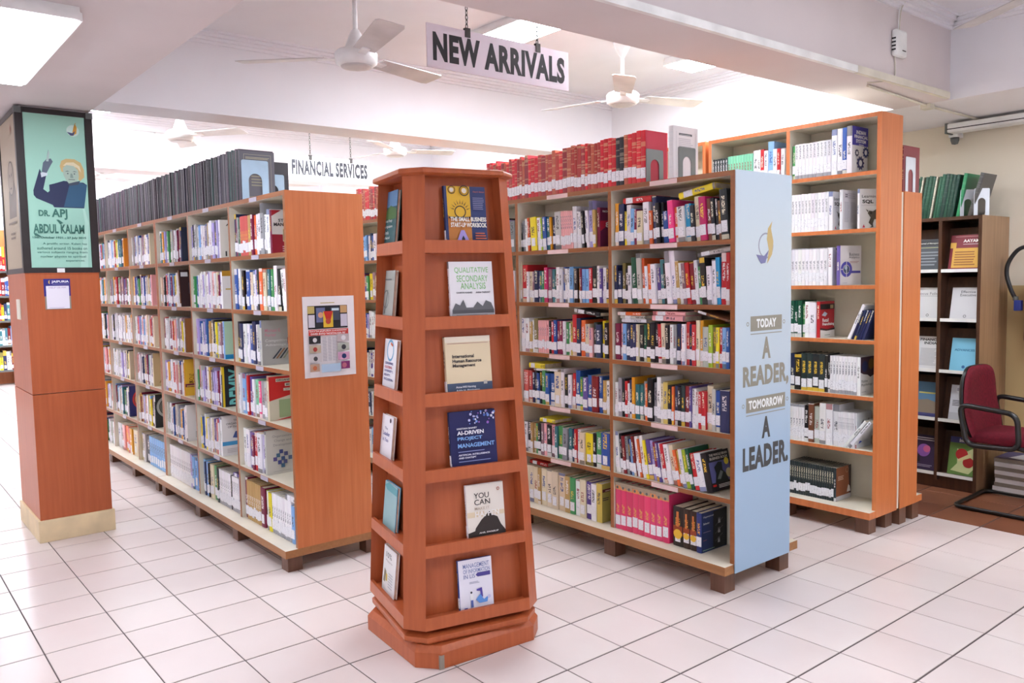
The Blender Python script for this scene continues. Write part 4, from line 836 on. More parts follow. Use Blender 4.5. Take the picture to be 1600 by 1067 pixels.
# core, posts
core = MB(); core.prism([(hz(Z0) - CH, -(hz(Z0) - CH)), (hz(Z0) - CH, hz(Z0) - CH), (-(hz(Z0) - CH), hz(Z0) - CH), (-(hz(Z0) - CH), -(hz(Z0) - CH))], Z0, Z1, poly2=[(hz(Z1) - CH, -(hz(Z1) - CH)), (hz(Z1) - CH, hz(Z1) - CH), (-(hz(Z1) - CH), hz(Z1) - CH), (-(hz(Z1) - CH), -(hz(Z1) - CH))])
core.build('core', 'laminate_stand', ST)
for k in range(4):
    R = Matrix.Rotation(math.pi / 2 * k, 4, 'Z'); f = lambda z: [(hz(z) - CH, -hz(z)), (hz(z), -hz(z) + CH), (hz(z) - CH, -hz(z) + CH)]
    MB().prism(f(Z0), Z0, Z1, M=R, poly2=f(Z1)).build('corner_post', 'laminate_stand', ST)
LIPS = [(1.59, 1.639), (1.2985, 1.347), (1.0045, 1.0546), (.7145, .7625), (.4275, .4742), (.148, .1963)]
for z0, z1 in LIPS:
    for k in range(4):
        R = Matrix.Rotation(math.pi / 2 * k, 4, 'Z'); h0 = hz(z0); h1 = hz(z1); a0 = h0 - CH; a1 = h1 - CH
        MB().add([(h0 - .014, -a0, z0), (h0, -a0, z0), (h0, a0, z0), (h0 - .014, a0, z0), (h1 - .014, -a1, z1), (h1, -a1, z1), (h1, a1, z1), (h1 - .014, a1, z1)],
                 [(3, 2, 1, 0), (4, 5, 6, 7), (0, 1, 5, 4), (2, 3, 7, 6), (3, 0, 4, 7), (1, 2, 6, 5)], 0, R).build('lip', 'laminate_stand', ST)
        MB().box(h0 - CH - .002, h0 - .013, -a0, a0, z0, z0 + .032, M=R).build('shelf', 'laminate_stand', ST)
cp = MB().prism(octo(hz(Z1) + .004, CH), Z1, Z1 + .006, poly2=octo(hz(Z1) + .02, .075)); cp.prism(octo(hz(Z1) + .02, .075), Z1 + .006, Z1 + .02); cp.prism(octo(hz(Z1) + .02, .075), Z1 + .02, Z1 + .026, poly2=octo(hz(Z1) + .012, .07))
cp.build('cap', 'laminate_red', ST, bevel=.002)
MS = Matrix.Translation((-.590, -1.017, 0)) @ Matrix.Rotation(math.radians(-13), 4, 'Z')
def display_book(face, u0, u1, zlip, ztop, code, items, label, th=.014, rest=.012):
    """book leaning back in a compartment, front cover outward; u measured along the face"""
    z = zlip + .033; wd = u1 - u0; h = (ztop - z) / math.cos(math.radians(6))
    yaw = {'R': 0, 'L': -math.pi / 2}[face]; hh = hz(z)
    # local frame: x across cover, y into shelf, z up;  right face outward = +x local
    M = MS @ Matrix.Rotation(yaw, 4, 'Z') @ Matrix.Translation((hh - .030, u0, z)) @ Matrix.Rotation(math.radians(-6), 4, 'Y')
    # in this frame the book's thickness runs along -x, the spine at y=0 (left of the cover), cover facing +x
    o = make_book('book', th, h, wd, code, M @ Matrix.Translation((-th, 0, 0)), label, group='books shown on the display stand', sticker=False)
    o['w'] = th; o['h'] = h; o['d'] = wd
    rcover(o, items)
    MB().box(.001, th - .001, -.001, .0015, .015, .055).build('spine_label', 'sticker', o)
    return o
NV2 = (44, 56, 108)
display_book('R', -.066, .111, 1.59, 1.85, 'nv', [('r', 0, 0, 1, 1, NV2), ('r', .06, .45, .62, 1, (226, 178, 40)), ('r', .06, 0, .62, .45, (196, 130, 50)), ('p', [(.06, .5), (.2, .44), (.36, .5), (.5, .46), (.62, .5), (.62, .1), (.06, .1)], (190, 120, 50)), ('d', .36, .56, .13, (226, 178, 40)), ('o', .36, .56, .14, .115, (60, 46, 30))] +
             [('p', [(.36 + .17 * math.cos(a - .06), .56 + .135 * math.sin(a - .06)), (.36 + .17 * math.cos(a + .06), .56 + .135 * math.sin(a + .06)), (.36 + .27 * math.cos(a), .56 + .215 * math.sin(a))], (60, 46, 30)) for a in [math.pi * q / 10 for q in range(1, 10)]] +
             [('o', .17, .93, .09, .075, (50, 40, 30)), ('d', .17, .93, .05, (230, 220, 200)), ('o', .47, .92, .12, .1, (50, 40, 30)), ('d', .47, .92, .06, (230, 220, 200)), ('r', .06, .44, .62, .47, (70, 50, 30)), ('p', [(.2, 0), (.56, 0), (.42, .24), (.34, .24)], (166, 150, 214)), ('p', [(.33, .02), (.44, .02), (.42, .1), (.385, .15), (.35, .1)], (36, 34, 50)), ('T', 'THE SMALL BUSINESS', .1, .39, .97, .465, (244, 240, 230)), ('T', 'START-UP WORKBOOK', .1, .29, .97, .37, (244, 240, 230)), ('t', 'Cheryl D. Rickman', .68, .885, .95, .915, (220, 110, 60)), ('l', .66, .6, .95, .82, 7, (130, 130, 170)), ('l', .68, .05, .95, .22, 4, (200, 100, 60))],
             'yellow and navy workbook with sun drawing, uppermost on the display stand')
display_book('R', -.058, .130, 1.2985, 1.557, 'wh', [('r', 0, 0, 1, 1, (236, 234, 238)), ('t', 'QUALITATIVE', .12, .79, .9, .9, (130, 196, 120)), ('t', 'SECONDARY', .16, .65, .88, .76, (130, 196, 120)), ('t', 'ANALYSIS', .24, .52, .82, .63, (130, 196, 120)), ('T', 'KAHRYN HUGHES', .14, .445, .5, .475, (70, 70, 80)), ('T', 'ANNA TARRANT', .58, .445, .92, .475, (70, 70, 80)), ('r', .02, .06, .98, .16, (176, 176, 180)), ('p', [(.02, .16), (.1, .28), (.2, .24), (.28, .34), (.34, .2), (.5, .2), (.6, .3), (.72, .22), (.8, .32), (.92, .28), (.98, .16)], (104, 104, 108)), ('r', .02, .1, .98, .16, (84, 84, 88)), ('l', .1, .03, .95, .09, 3, (120, 120, 124))],
             'white book with green capitals and grey trees, second on the display stand')
display_book('R', -.087, .108, 1.0045, 1.264, 'cr', [('r', 0, 0, 1, 1, (228, 210, 176)), ('r', 0, 0, 1, .2, (70, 86, 112)), ('r', 0, .9, 1, 1, (236, 226, 206)), ('r', .05, .875, .95, .885, (190, 150, 140)), ('T', 'International', .14, .63, .62, .69, (60, 56, 60)), ('T', 'Human Resource', .14, .55, .78, .61, (60, 56, 60)), ('T', 'Management', .14, .46, .64, .53, (60, 56, 60)), ('T', 'Anne-Wil Harzing', .18, .105, .62, .15, (226, 228, 236)), ('T', 'Ashly H. Pinnington', .18, .045, .7, .09, (226, 228, 236)), ('r', .8, .16, .88, .22, (190, 186, 180))],
             'beige and slate management textbook, third on the display stand', th=.02)
dots = [('d', random.uniform(.3, .97), random.uniform(.76, .98), random.uniform(.012, .03), random.choice([(120, 150, 220), (190, 190, 230), (150, 100, 190), (230, 230, 240), (80, 110, 190)])) for _ in range(34)]
display_book('R', -.081, .118, .7145, .97, 'nv', [('r', 0, 0, 1, 1, (34, 36, 88))] + dots + [('T', 'KRISTIAN BAINEY', .12, .685, .56, .715, (220, 220, 230)), ('T', 'AI-DRIVEN', .12, .59, .7, .66, (236, 236, 244)), ('T', 'PROJECT', .12, .48, .66, .555, (126, 170, 226)), ('T', 'MANAGEMENT', .12, .365, .92, .44, (126, 170, 226)), ('l', .12, .29, .7, .32, 1, (130, 140, 190)), ('T', 'ARTIFICIAL INTELLIGENCE', .12, .225, .8, .255, (220, 220, 236)), ('T', 'AND CHATGPT', .12, .175, .5, .205, (220, 220, 236)), ('l', .12, .12, .9, .15, 1, (130, 140, 190))],
             'dark blue book with glowing dots, fourth on the display stand')
display_book('R', -.023, .142, .4275, .674, 'wh', [('r', 0, 0, 1, 1, (232, 224, 214)), ('p', [(.0, 0), (.0, .12), (.25, .16), (.36, .34), (.5, .42), (.58, .5), (.64, .42), (.8, .36), (.88, .22), (1, .1), (1, 0)], (52, 44, 42)), ('p', [(0, .4), (1, .4), (1, .48), (0, .5)], (224, 206, 176)), ('p', [(.12, .0), (.2, .2), (.36, .34), (.5, .42), (.58, .5), (.64, .42), (.8, .36), (.88, .22), (.96, 0)], (52, 44, 42)), ('t', 'YOU', .2, .74, .6, .84, (60, 56, 58)), ('t', 'CAN', .2, .62, .62, .72, (60, 56, 58)), ('t', 'MAKE IT', .2, .53, .6, .58, (196, 176, 160)), ('T', 'HAPPEN', .2, .4, .85, .5, (240, 236, 232)), ('T', 'ANIL SWARUP', .28, .09, .8, .12, (230, 226, 222)), ('o', .85, .88, .04, .025, (190, 90, 70))],
             'cream book with dark rocky silhouette, fifth on the display stand')
display_book('R', -.069, .078, .148, .38, 'bl', [('r', 0, 0, 1, 1, (232, 230, 242)), ('t', 'MANAGEMENT', .14, .83, .92, .92, (110, 124, 176)), ('t', 'OF INFORMATION', .14, .73, .94, .81, (110, 124, 176)), ('t', 'IN LIS', .14, .63, .48, .71, (110, 124, 176)), ('p', [(.5, .68), (.56, .64), (.94, .64), (.94, .72), (.56, .72)], (74, 66, 140)), ('l', .3, .52, .6, .57, 2, (170, 170, 190)), ('d', .34, .35, .03, (40, 40, 50)), ('r', .3, .2, .39, .32, (240, 240, 244)), ('r', .31, .06, .38, .2, (90, 110, 180)), ('p', [(.5, .4), (.66, .42), (.68, .24), (.62, .2), (.6, .36), (.5, .37)], (84, 70, 160)), ('p', [(.46, .2), (.56, .12), (.8, .12), (.84, .24), (.7, .18), (.6, .3)], (96, 150, 222)), ('r', .1, .04, .2, .07, (80, 80, 150)), ('d', .86, .22, .05, (206, 206, 236))],
             'white and blue book with small figure, lowest on the display stand')
LFT = [(1.59, 1.855, -.19, 'te', [('r', 0, 0, 1, 1, (44, 92, 96)), ('r', 0, .72, 1, 1, (90, 130, 170)), ('p', [(0, .6), (.5, .75), (1, .66), (1, .5), (0, .5)], (70, 110, 60)), ('t', 'Climate Change', .08, .44, .7, .5, (236, 240, 236)), ('t', 'and Agriculture', .08, .34, .75, .4, (236, 240, 236)), ('t', 'in India', .08, .24, .5, .3, (236, 240, 236)), ('t', 'and Beyond', .08, .14, .6, .2, (236, 240, 236))], 'teal book with landscape, topmost on the stand\'s left face'),
       (1.2985, 1.53, -.21, 'lg', [('r', 0, 0, 1, 1, (168, 172, 166)), ('o', .4, .4, .24, .2, (120, 124, 120)), ('l', .2, .8, .8, .86, 1, (110, 110, 110)), ('p', [(.3, .1), (.5, .6), (.55, .6), (.4, .1)], (110, 116, 112))], 'grey patterned book, second down on the stand\'s left face'),
       (1.0045, 1.245, -.175, 'wh', [('r', 0, 0, 1, 1, (232, 232, 238)), ('o', .5, .78, .28, .22, (110, 170, 206)), ('p', [(.5, .95), (.7, .9), (.66, .86), (.5, .9)], (220, 110, 70)), ('T', 'LEADING', .15, .5, .8, .55, (90, 96, 150)), ('T', 'GLOBAL', .15, .42, .75, .47, (190, 90, 110)), ('T', 'DIVERSITY,', .15, .34, .85, .39, (90, 96, 150)), ('T', 'EQUITY,', .15, .26, .65, .31, (90, 96, 150)), ('T', 'INCLUSION', .15, .18, .85, .23, (90, 96, 150))], 'white book with coloured ring, third down on the stand\'s left face'),
       (.7145, .925, -.21, 'wh', [('r', 0, 0, 1, 1, (236, 234, 240)), ('t', 'The', .35, .66, .6, .72, (80, 80, 140)), ('t', 'Leader', .25, .52, .8, .62, (80, 90, 160)), ('t', 'in You', .25, .38, .7, .47, (80, 90, 160)), ('d', .8, .9, .06, (70, 60, 80))], 'white book with blue script, fourth down on the stand\'s left face'),
       (.4275, .645, -.15, 'cy', [('r', 0, 0, 1, 1, (150, 186, 190)), ('p', [(0, .9), (.3, 1), (1, .95), (1, .8), (.2, .82)], (90, 160, 170))], 'pale blue-green book, fifth down on the stand\'s left face'),
       (.148, .37, -.155, 'wh', [('r', 0, 0, 1, 1, (234, 232, 232)), ('t', '10%', .2, .76, .65, .88, (110, 110, 110)), ('t', 'Happier', .2, .66, .75, .72, (170, 160, 160)), ('p', [(.1, .2), (.25, .2), (.3, .45), (.15, .5)], (150, 140, 120)), ('p', [(.3, .25), (.4, .25), (.4, .4), (.3, .42)], (220, 190, 90)), ('l', .5, .15, .9, .5, 6, (190, 190, 196))], 'white book with small drawing, lowest on the stand\'s left face')]
for z0, zt, u0, c, it, lb in LFT: display_book('L', u0, u0 + .165, z0, zt, c, it, lb)

# ------------------------------------------------------------------ pillar with posters
PX0, PX1, PY0, PY1 = -3.805, -3.16, -2.14, -1.737
PL = thing('pillar', 'wood-panelled pillar with cream skirting and poster boxes above', 'pillar', ((PX0 + PX1) / 2, (PY0 + PY1) / 2, 0))
pcx, pcy = (PX0 + PX1) / 2, (PY0 + PY1) / 2; hx, hy = (PX1 - PX0) / 2, (PY1 - PY0) / 2
MB().box(-hx - .004, hx + .004, -hy - .004, hy + .004, 0, .13).build('skirting', 'beige_skirting', PL, bevel=.003)
MB().box(-hx + .03, hx - .03, -hy + .03, hy - .03, .12, HB).build('core', 'beam_grey', PL)
for z0, z1 in ((.13, .868), (.872, 1.565)): MB().box(-hx + .008, hx - .008, -hy + .008, hy - .008, z0, z1).build('panel', 'laminate_red', PL, bevel=.002)
MB().box(-hx + .006, hx - .006, -hy + .006, hy - .006, 1.565, 1.572).build('ledge', 'laminate_red', PL)
fr = MB(); zt = HB - .012
for sx in (-1, 1):
    for sy in (-1, 1): fr.box(sx * (hx - .022) - .02, sx * (hx - .022) + .02, sy * (hy - .022) - .02, sy * (hy - .022) + .02, 1.572, zt)
for z in (1.572, zt - .03):
    for s in (-1, 1):
        fr.box(-hx + .004, hx - .004, s * (hy - .014) - .01, s * (hy - .014) + .01, z, z + .03); fr.box(s * (hx - .014) - .01, s * (hx - .014) + .01, -hy + .004, hy - .004, z, z + .03)
fr.build('poster_frame', 'black_frame', PL)
for sy in (-1, 1): MB().box(hx - .03, hx + .002, sy * (hy - .018) - .018, sy * (hy - .018) + .018, zt - .035, zt).build('bracket', 'grey_steel', PL)
MINT = (160, 208, 190); DGN = (64, 116, 104)
po = MB().box(-.004, 0, 0, .315, 0, .885).build('poster', 'paper', PL); po.location = (hx - .008, -hy + .044, 1.60); po['label'] = 'mint green portrait poster'
SUIT = (44, 52, 84)
art(po, [('r', 0, 0, 1, 1, MINT), ('p', [(.8, 0), (.93, 0), (.98, .3), (.86, .52), (.92, .3)], (178, 220, 204)), ('d', .8, .9, .105, (200, 224, 214)), ('p', [(.78, .865), (.86, .885), (.87, .925), (.84, .95), (.86, .955), (.82, .93), (.8, .9)], (206, 150, 60)), ('p', [(.7, .89), (.79, .885), (.84, .9), (.81, .87), (.76, .868)], (74, 84, 120)),
         ('p', [(.1, .5), (.1, .47), (.14, .45), (.4, .41), (.42, .395), (.92, .395), (.95, .46), (.99, .55), (.93, .565), (.8, .565), (.6, .57), (.45, .55), (.36, .54), (.36, .5), (.33, .49), (.26, .51), (.32, .6), (.24, .62), (.22, .64)], SUIT),
         ('p', [(.58, .4), (.92, .4), (.95, .46), (.99, .55), (.86, .565), (.7, .555)], (50, 88, 118)), ('p', [(.24, .585), (.34, .6), (.34, .625), (.23, .615)], (206, 214, 222)),
         ('p', [(.25, .62), (.33, .615), (.4, .665), (.44, .69), (.41, .71), (.36, .705), (.39, .75), (.375, .765), (.34, .705), (.28, .68)], (92, 104, 120)), ('p', [(.33, .69), (.37, .69), (.395, .745), (.378, .762)], (170, 190, 186)),
         ('p', [(.55, .665), (.58, .7), (.66, .715), (.8, .715), (.9, .695), (.95, .65), (.95, .6), (.88, .575), (.85, .58), (.85, .62), (.6, .625), (.57, .63)], (198, 172, 118)), ('p', [(.6, .668), (.66, .69), (.78, .695), (.88, .67), (.9, .63), (.84, .66), (.72, .672)], (216, 204, 170)),
         ('p', [(.6, .655), (.66, .675), (.78, .67), (.85, .645), (.86, .6), (.82, .57), (.76, .548), (.7, .548), (.64, .575), (.6, .61)], (166, 186, 172)),
         ('p', [(.66, .552), (.84, .572), (.88, .575), (.84, .55), (.7, .54)], (64, 74, 90)), ('p', [(.625, .63), (.67, .638), (.71, .632), (.67, .632)], (104, 116, 114)), ('p', [(.75, .632), (.79, .638), (.835, .63), (.79, .632)], (104, 116, 114)), ('d', .675, .619, .012, (76, 86, 92)), ('d', .785, .619, .012, (76, 86, 92)), ('p', [(.72, .62), (.75, .62), (.765, .592), (.71, .592)], (130, 150, 142)), ('r', .68, .578, .79, .583, (110, 116, 112)),
         ('T', 'DR.', .16, .335, .34, .375, DGN), ('T', 'APJ', .37, .315, .63, .385, DGN), ('p', [(.44, .315), (.48, .315), (.55, .295), (.57, .3), (.5, .285)], DGN), ('T', 'ABDUL KALAM', .06, .225, .9, .285, DGN), ('p', [(.06, .225), (.1, .225), (.18, .205), (.16, .2), (.08, .21)], DGN),
         ('T', '15th October 1931 - 27 July 2015', .04, .188, .92, .205, DGN), ('t', 'A prolific writer, Kalam has', .2, .148, .93, .166, DGN), ('t', 'authored around 15 books on', .1, .12, .93, .138, DGN), ('t', 'various subjects ranging from', .1, .092, .93, .11, DGN), ('t', 'nuclear physics to spiritual', .15, .064, .9, .082, DGN), ('t', 'experiences.', .56, .038, .88, .054, DGN)],
    (0, 0, 0), (0, 1, 0), (0, 0, 1), .315, .885, 'poster_print', lift=.0002)
MB().box(hx - .009, hx - .003, -.03, .01, 1.574, 1.598).build('sticker_note', 'paper', PL)
pb = MB().box(0, .56, 0, .004, 0, .885).build('poster', 'paper', PL); pb.location = (-hx + .044, -hy + .008, 1.60); pb['label'] = 'brownish portrait poster on the left face'
art(pb, [('r', 0, 0, 1, 1, (176, 160, 136)), ('p', [(.35, .34), (.8, .34), (.85, .5), (.75, .58), (.6, .6), (.4, .52)], (110, 96, 84)), ('d', .58, .6, .17, (150, 134, 116)), ('o', .58, .6, .18, .165, (86, 76, 70)), ('d', .52, .62, .02, (70, 62, 58)), ('d', .64, .62, .02, (70, 62, 58)), ('r', .53, .53, .63, .54, (90, 76, 70)), ('p', [(.74, .87), (.78, .9), (.77, .94), (.8, .95), (.72, .92)], (150, 90, 60)), ('l', .3, .3, .8, .33, 1, (120, 104, 90)), ('l', .4, .2, .7, .26, 2, (120, 104, 90))], (0, 0, 0), (1, 0, 0), (0, 0, 1), .56, .885, 'poster_print')
so = MB().box(-.05, .05, -.008, 0, -.06, .06).build('socket_box', 'ivory_plastic', PL, bevel=.003); so.location = (.05, -hy + .008, 1.36)
# placard on the pillar
pc = thing('placard', 'small blue and white notice on the wooden pillar', 'notice', (PX1 - .008 + .0005, -2.04, 1.36), 0)
MB().box(0, .003, 0, .135, 0, .17).build('backing_card', 'card_grey', pc)
art(pc, [('r', -.02, .45, 1.0, 1.04, (50, 44, 130)), ('r', .06, .02, .94, .8, (236, 232, 244)), ('T', 'JAIPURIA', .28, .885, .95, .985, (240, 240, 248)), ('r', .3, .85, .95, .862, (150, 150, 200)), ('p', [(.22, .86), (.16, .9), (.17, .97), (.22, 1.0), (.2, .93)], (226, 190, 90)), ('T', 'HELP US FIX', .16, .715, .84, .765, (200, 180, 210)), ('l', .15, .05, .85, .08, 1, (190, 180, 200))], (.003, 0, 0), (0, 1, 0), (0, 0, 1), .135, .17, 'notice_print')

# ------------------------------------------------------------------ hanging signs
def chain(t, x, y, z0, z1):
    mb = MB(); n = int((z1 - z0) / .02); p = (z1 - z0) / n
    for i in range(n):
        zc = z0 + p * (i + .5); a = i % 2; path = []
        for k in range(8):
            an = 2 * math.pi * k / 8; s_, c_ = .006 * math.sin(an), (.0135) * math.cos(an)
            path.append((x + (s_ if a else 0), y + (0 if a else s_), zc + c_))
        mb.tube(path, .0022, 5, closed=True)
    return mb.build('chain', 'steel_dark', t)
def hanging_sign(x, y0, y1, z0, z1, text, label, board, ink, lines=True, tilt=0, fade=False):
    t = thing('hanging_sign', label, 'sign', (x, (y0 + y1) / 2, z0), 0, 'hanging section signs'); w_ = y1 - y0; h = z1 - z0
    bo = MB().box(-.004, .004, -w_ / 2, w_ / 2, 0, h).build('board', board, t)
    if text: art(bo, [('H', text, .035, .16, .968, .83, ink)], (.004, -w_ / 2, 0), (0, 1, 0), (0, 0, 1), w_, h, 'lettering')
    for f in (-.24, .26):
        MB().box(-.009, .009, f * w_ - .014, f * w_ + .014, h - .03, h + .012).build('clamp', 'steel_dark', t)
        chain(t, 0, f * w_, h + .01, HC - z0 - .012)
        MB().lathe([(.012, HC - z0 - .025), (.016, HC - z0 - .012), (.016, HC - z0)], 10, M=Matrix.Translation((0, f * w_, 0))).build('ceiling_hook', 'steel_dark', t)
hanging_sign(-.9, -.866, -.008, 2.436, 2.628, 'NEW ARRIVALS', 'hanging sign with bold black NEW ARRIVALS lettering, nearest the camera', 'sign_board', (34, 32, 36))
hanging_sign(-4.5, .086, .872, 2.39, 2.585, 'FINANCIAL SERVICES', 'smaller white hanging sign FINANCIAL SERVICES beyond the left bookcase', 'sign_white', (52, 52, 58))

# ------------------------------------------------------------------ ceiling fans
def fan(x, y, rot, label, zh=2.645, L=.56, dusty=True):
    t = thing('ceiling_fan', label, 'ceiling fan', (x, y, HC), rot, 'ceiling fans'); d = zh - HC
    MB().lathe([(.012, -.10), (.03, -.07), (.055, -.02), (.06, 0)], 20).build('canopy', 'white_enamel', t, smooth=True)
    MB().lathe([(.0125, d + .1), (.0125, -.06)], 12).build('downrod', 'white_enamel', t, smooth=True)
    MB().lathe([(.02, d - .032), (.085, d - .03), (.105, d - .015), (.108, d + .03), (.095, d + .045), (.055, d + .06), (.03, d + .13), (.018, d + .15)], 28).build('motor_housing', 'white_enamel', t, smooth=True)
    MB().lathe([(.05, d - .038), (.075, d - .036), (.08, d - .03)], 24).build('motor_cap', 'fan_blade', t, smooth=True)
    for k in range(3):
        R = Matrix.Rotation(2 * math.pi * k / 3, 4, 'Z') @ Matrix.Translation((0, 0, d + .01)) @ Matrix.Rotation(math.radians(-9), 4, 'X')
        MB().box(.09, .2, -.02, .02, -.003, .003, M=R).build('blade_arm', 'white_enamel', t)
        MB().prism([(.15, -.055), (L - .02, -.07), (L, -.055), (L, .06), (L - .03, .07), (.15, .055)], .003, .007, M=R).build('blade', 'fan_blade', t)
fan(-1.56, -.855, math.radians(-14), 'white ceiling fan left of the NEW ARRIVALS sign', zh=2.605, L=.61)
fan(-1.53, 1.07, math.radians(-46), 'white ceiling fan above the red volumes and tall bookcase', zh=2.635, L=.6)
fan(-4.45, -.82, math.radians(36), 'ceiling fan in the second bay above the dark theses', zh=2.64)
fan(-4.45, 1.12, math.radians(70), 'ceiling fan in the second bay, right of the financial sign', zh=2.68)
fan(-7.3, -.82, math.radians(10), 'distant ceiling fan in the third bay nearer the pillar')
fan(-7.3, 1.12, math.radians(50), 'distant ceiling fan in the third bay nearer the back')
fan(.86, 1.33, math.radians(146), 'ceiling fan in the right bay, only one blade in view', zh=2.74, L=.66)

# ------------------------------------------------------------------ fittings on the right beam and back wall
rb = thing('wireless_router', 'small white wall box with dark slots on the beam', 'router', (-.02, 1.65, 2.665))
MB().box(0, .035, -.062, .062, 0, .145).build('case', 'white_plastic', rb, bevel=.014)
for k in range(4): MB().box(.006, .028, -.0645, -.0615, .03 + .02 * k, .038 + .02 * k).build('vent_slot', 'black_plastic', rb)
MB().box(.0345, .036, .0, .04, .03, .036).build('badge', 'steel_dark', rb)
MB().tube(smoothpath([(.01, 0, .14), (.012, 0, .2), (.014, .005, .26), (.03, .01, .30), (.04, .02, .33)]), .003, 6).build('cable', 'white_plastic', rb, smooth=True)
MB().tube(smoothpath([(.012, .01, .14), (.012, .012, .2), (.016, .02, .26), (.03, .03, .30), (.04, .045, .33)]), .003, 6).build('cable', 'ivory_plastic', rb, smooth=True)
MB().tube(smoothpath([(.006, -.03, .01), (.008, -.025, -.05), (.01, -.03, -.1), (.012, -.08, -.13), (-.02, -.17, -.15), (-.06, -.2, -.148)]), .003, 6).build('cable', 'ivory_plastic', rb, smooth=True)
cn = thing('cable_trunking', 'long white cable trunking along the lower edge of the beam', 'trunking', (-.02, 0, HB))
MB().box(0, .022, -1.7, 1.2, .0, .035).build('channel', 'white_plastic', cn)
MB().box(0, .024, 1.2, 2.28, -.002, .036).build('channel', 'ivory_plastic', cn)
MB().box(.002, .02, 2.278, 2.286, .003, .03).build('open_end', 'black_plastic', cn)
c2 = thing('ceiling_conduit', 'thin ivory conduit crossing under the beam to the back wall', 'conduit', (-.1, 1.5, HB))
MB().tube([(0, 0, -.009), (-.06, .85, -.009), (-.06, 1.72, -.009)], .008, 8).build('pipe', 'ivory_plastic', c2, smooth=True)
MB().box(-.09, -.03, .82, .88, -.03, 0).build('junction_box', 'ivory_plastic', c2)
rs = thing('screen_casing', 'long white roller casing along the top of the beige wall', 'casing', (.9, 3.1, 2.44))
MB().box(-1.24, 1.3, -.05, .06, 0, .06).build('casing', 'white_plastic', rs, bevel=.006)
MB().box(-1.255, -1.24, -.05, .06, -.005, .065).build('end_cap', 'grey_steel', rs)
MB().box(-1.24, 1.3, -.052, -.048, .02, .026).build('slot', 'black_plastic', rs)
cc = thing('security_camera', 'small white bracket camera under the roller casing', 'camera', (-.34, 3.18, 2.42))
MB().box(-.03, .03, -.03, .06, .0, .03).build('bracket', 'white_plastic', cc)
MB().lathe([(.0, -.05), (.02, -.045), (.028, -.02), (.028, 0)], 16).build('dome', 'grey_steel', cc, smooth=True)

# ------------------------------------------------------------------ magazine case by the back wall
MG = thing('magazine_rack', 'dark walnut magazine rack with sloping shelves against the beige wall', 'magazine rack', (-.38, 3.02, 0))
GX = lambda x: x + .38
GY = lambda y: y - 3.02
def mg(name, x0, x1, y0, y1, z0, z1, m, mi=0): return MB().box(GX(x0), GX(x1), GY(y0), GY(y1), z0, z1, mi).build(name, m, MG)
mg('side_panel', -.022, 0, 2.8, 3.245, 0, 1.845, ['walnut_side', 'walnut'], [0, 0, 1, 1, 1, 0])
mg('side_panel', -.79, -.768, 2.8, 3.245, 0, 1.845, ['walnut_side', 'walnut'], [0, 0, 1, 1, 1, 1])
for x in (-.262, -.515): mg('divider', x - .011, x + .011, 2.802, 3.24, .06, 1.82, 'walnut')
mg('top_board', -.768, -.022, 2.8, 3.245, 1.822, 1.845, 'walnut'); mg('back_panel', -.768, -.022, 3.235, 3.245, 0, 1.82, 'walnut'); mg('plinth', -.768, -.022, 2.83, 2.85, 0, .09, 'walnut')
GZ = [.11, .485, .818, 1.165, 1.495]
for z in GZ:
    for x0, x1 in ((-.251, -.022), (-.504, -.273), (-.768, -.526)):
        mg('shelf', x0, x1, 2.80, 3.235, z - .018, z - .004, 'walnut'); mg('label_strip', x0, x1, 2.796, 2.8, z - .018, z + .004, 'hang_white')
        MB().box(-(x1 - x0) / 2, (x1 - x0) / 2, 0, .01, 0, .29, M=Matrix.Translation((GX((x0 + x1) / 2), GY(2.862), z - .003)) @ Matrix.Rotation(math.radians(-14), 4, 'X')).build('slope_board', 'walnut', MG)
def magazine(x, z, w_, h, items, label):
    o = MB().box(0, w_, 0, .006, 0, h).build('magazine', 'paper'); o.matrix_world = Matrix.Translation((x, 2.832, z)) @ Matrix.Rotation(math.radians(-13), 4, 'X')
    tag(o, label, 'magazine', 'magazines on the rack'); art(o, items, (0, 0, 0), (1, 0, 0), (0, 0, 1), w_, h)
magazine(-.222, GZ[4], .19, .235, [('r', 0, 0, 1, 1, (122, 30, 44)), ('r', .1, .05, .98, .62, (214, 164, 70)), ('r', 0, .62, .2, .78, (214, 164, 70)), ('T', 'AAYAM', .42, .78, .95, .87, (240, 230, 226)), ('r', .42, .72, .95, .735, (220, 200, 200)), ('l', .18, .12, .9, .56, 6, (150, 96, 50)), ('l', .15, .94, .95, .97, 1, (190, 130, 130))], 'maroon and gold magazine in the top row of the rack')
magazine(-.205, GZ[3], .19, .215, [('r', 0, 0, 1, 1, (206, 204, 206)), ('t', 'Effective', .3, .82, .78, .9, (70, 68, 72)), ('t', 'Executive', .28, .72, .8, .8, (70, 68, 72)), ('o', .5, .09, .05, .035, (90, 88, 92))], 'grey Effective Executive magazine in the second row of the rack')
magazine(-.2, GZ[2], .175, .222, [('r', 0, 0, 1, 1, (126, 190, 216)), ('T', 'ADVANCES', .12, .6, .85, .67, (60, 110, 150)), ('d', .5, .12, .06, (60, 100, 150))], 'light blue journal in the third row of the rack')
magazine(-.2, GZ[1], .17, .235, [('r', 0, 0, 1, 1, (210, 210, 216)), ('p', [(.2, .95), (.8, .95), (.8, .8), (.5, .66), (.2, .8)], (232, 232, 236)), ('l', .22, .84, .78, .93, 3, (60, 64, 120)), ('l', .1, .4, .7, .58, 4, (90, 90, 96)), ('r', 0, 0, 1, .2, (190, 190, 196))], 'pale journal beside the chair back in the fourth row')
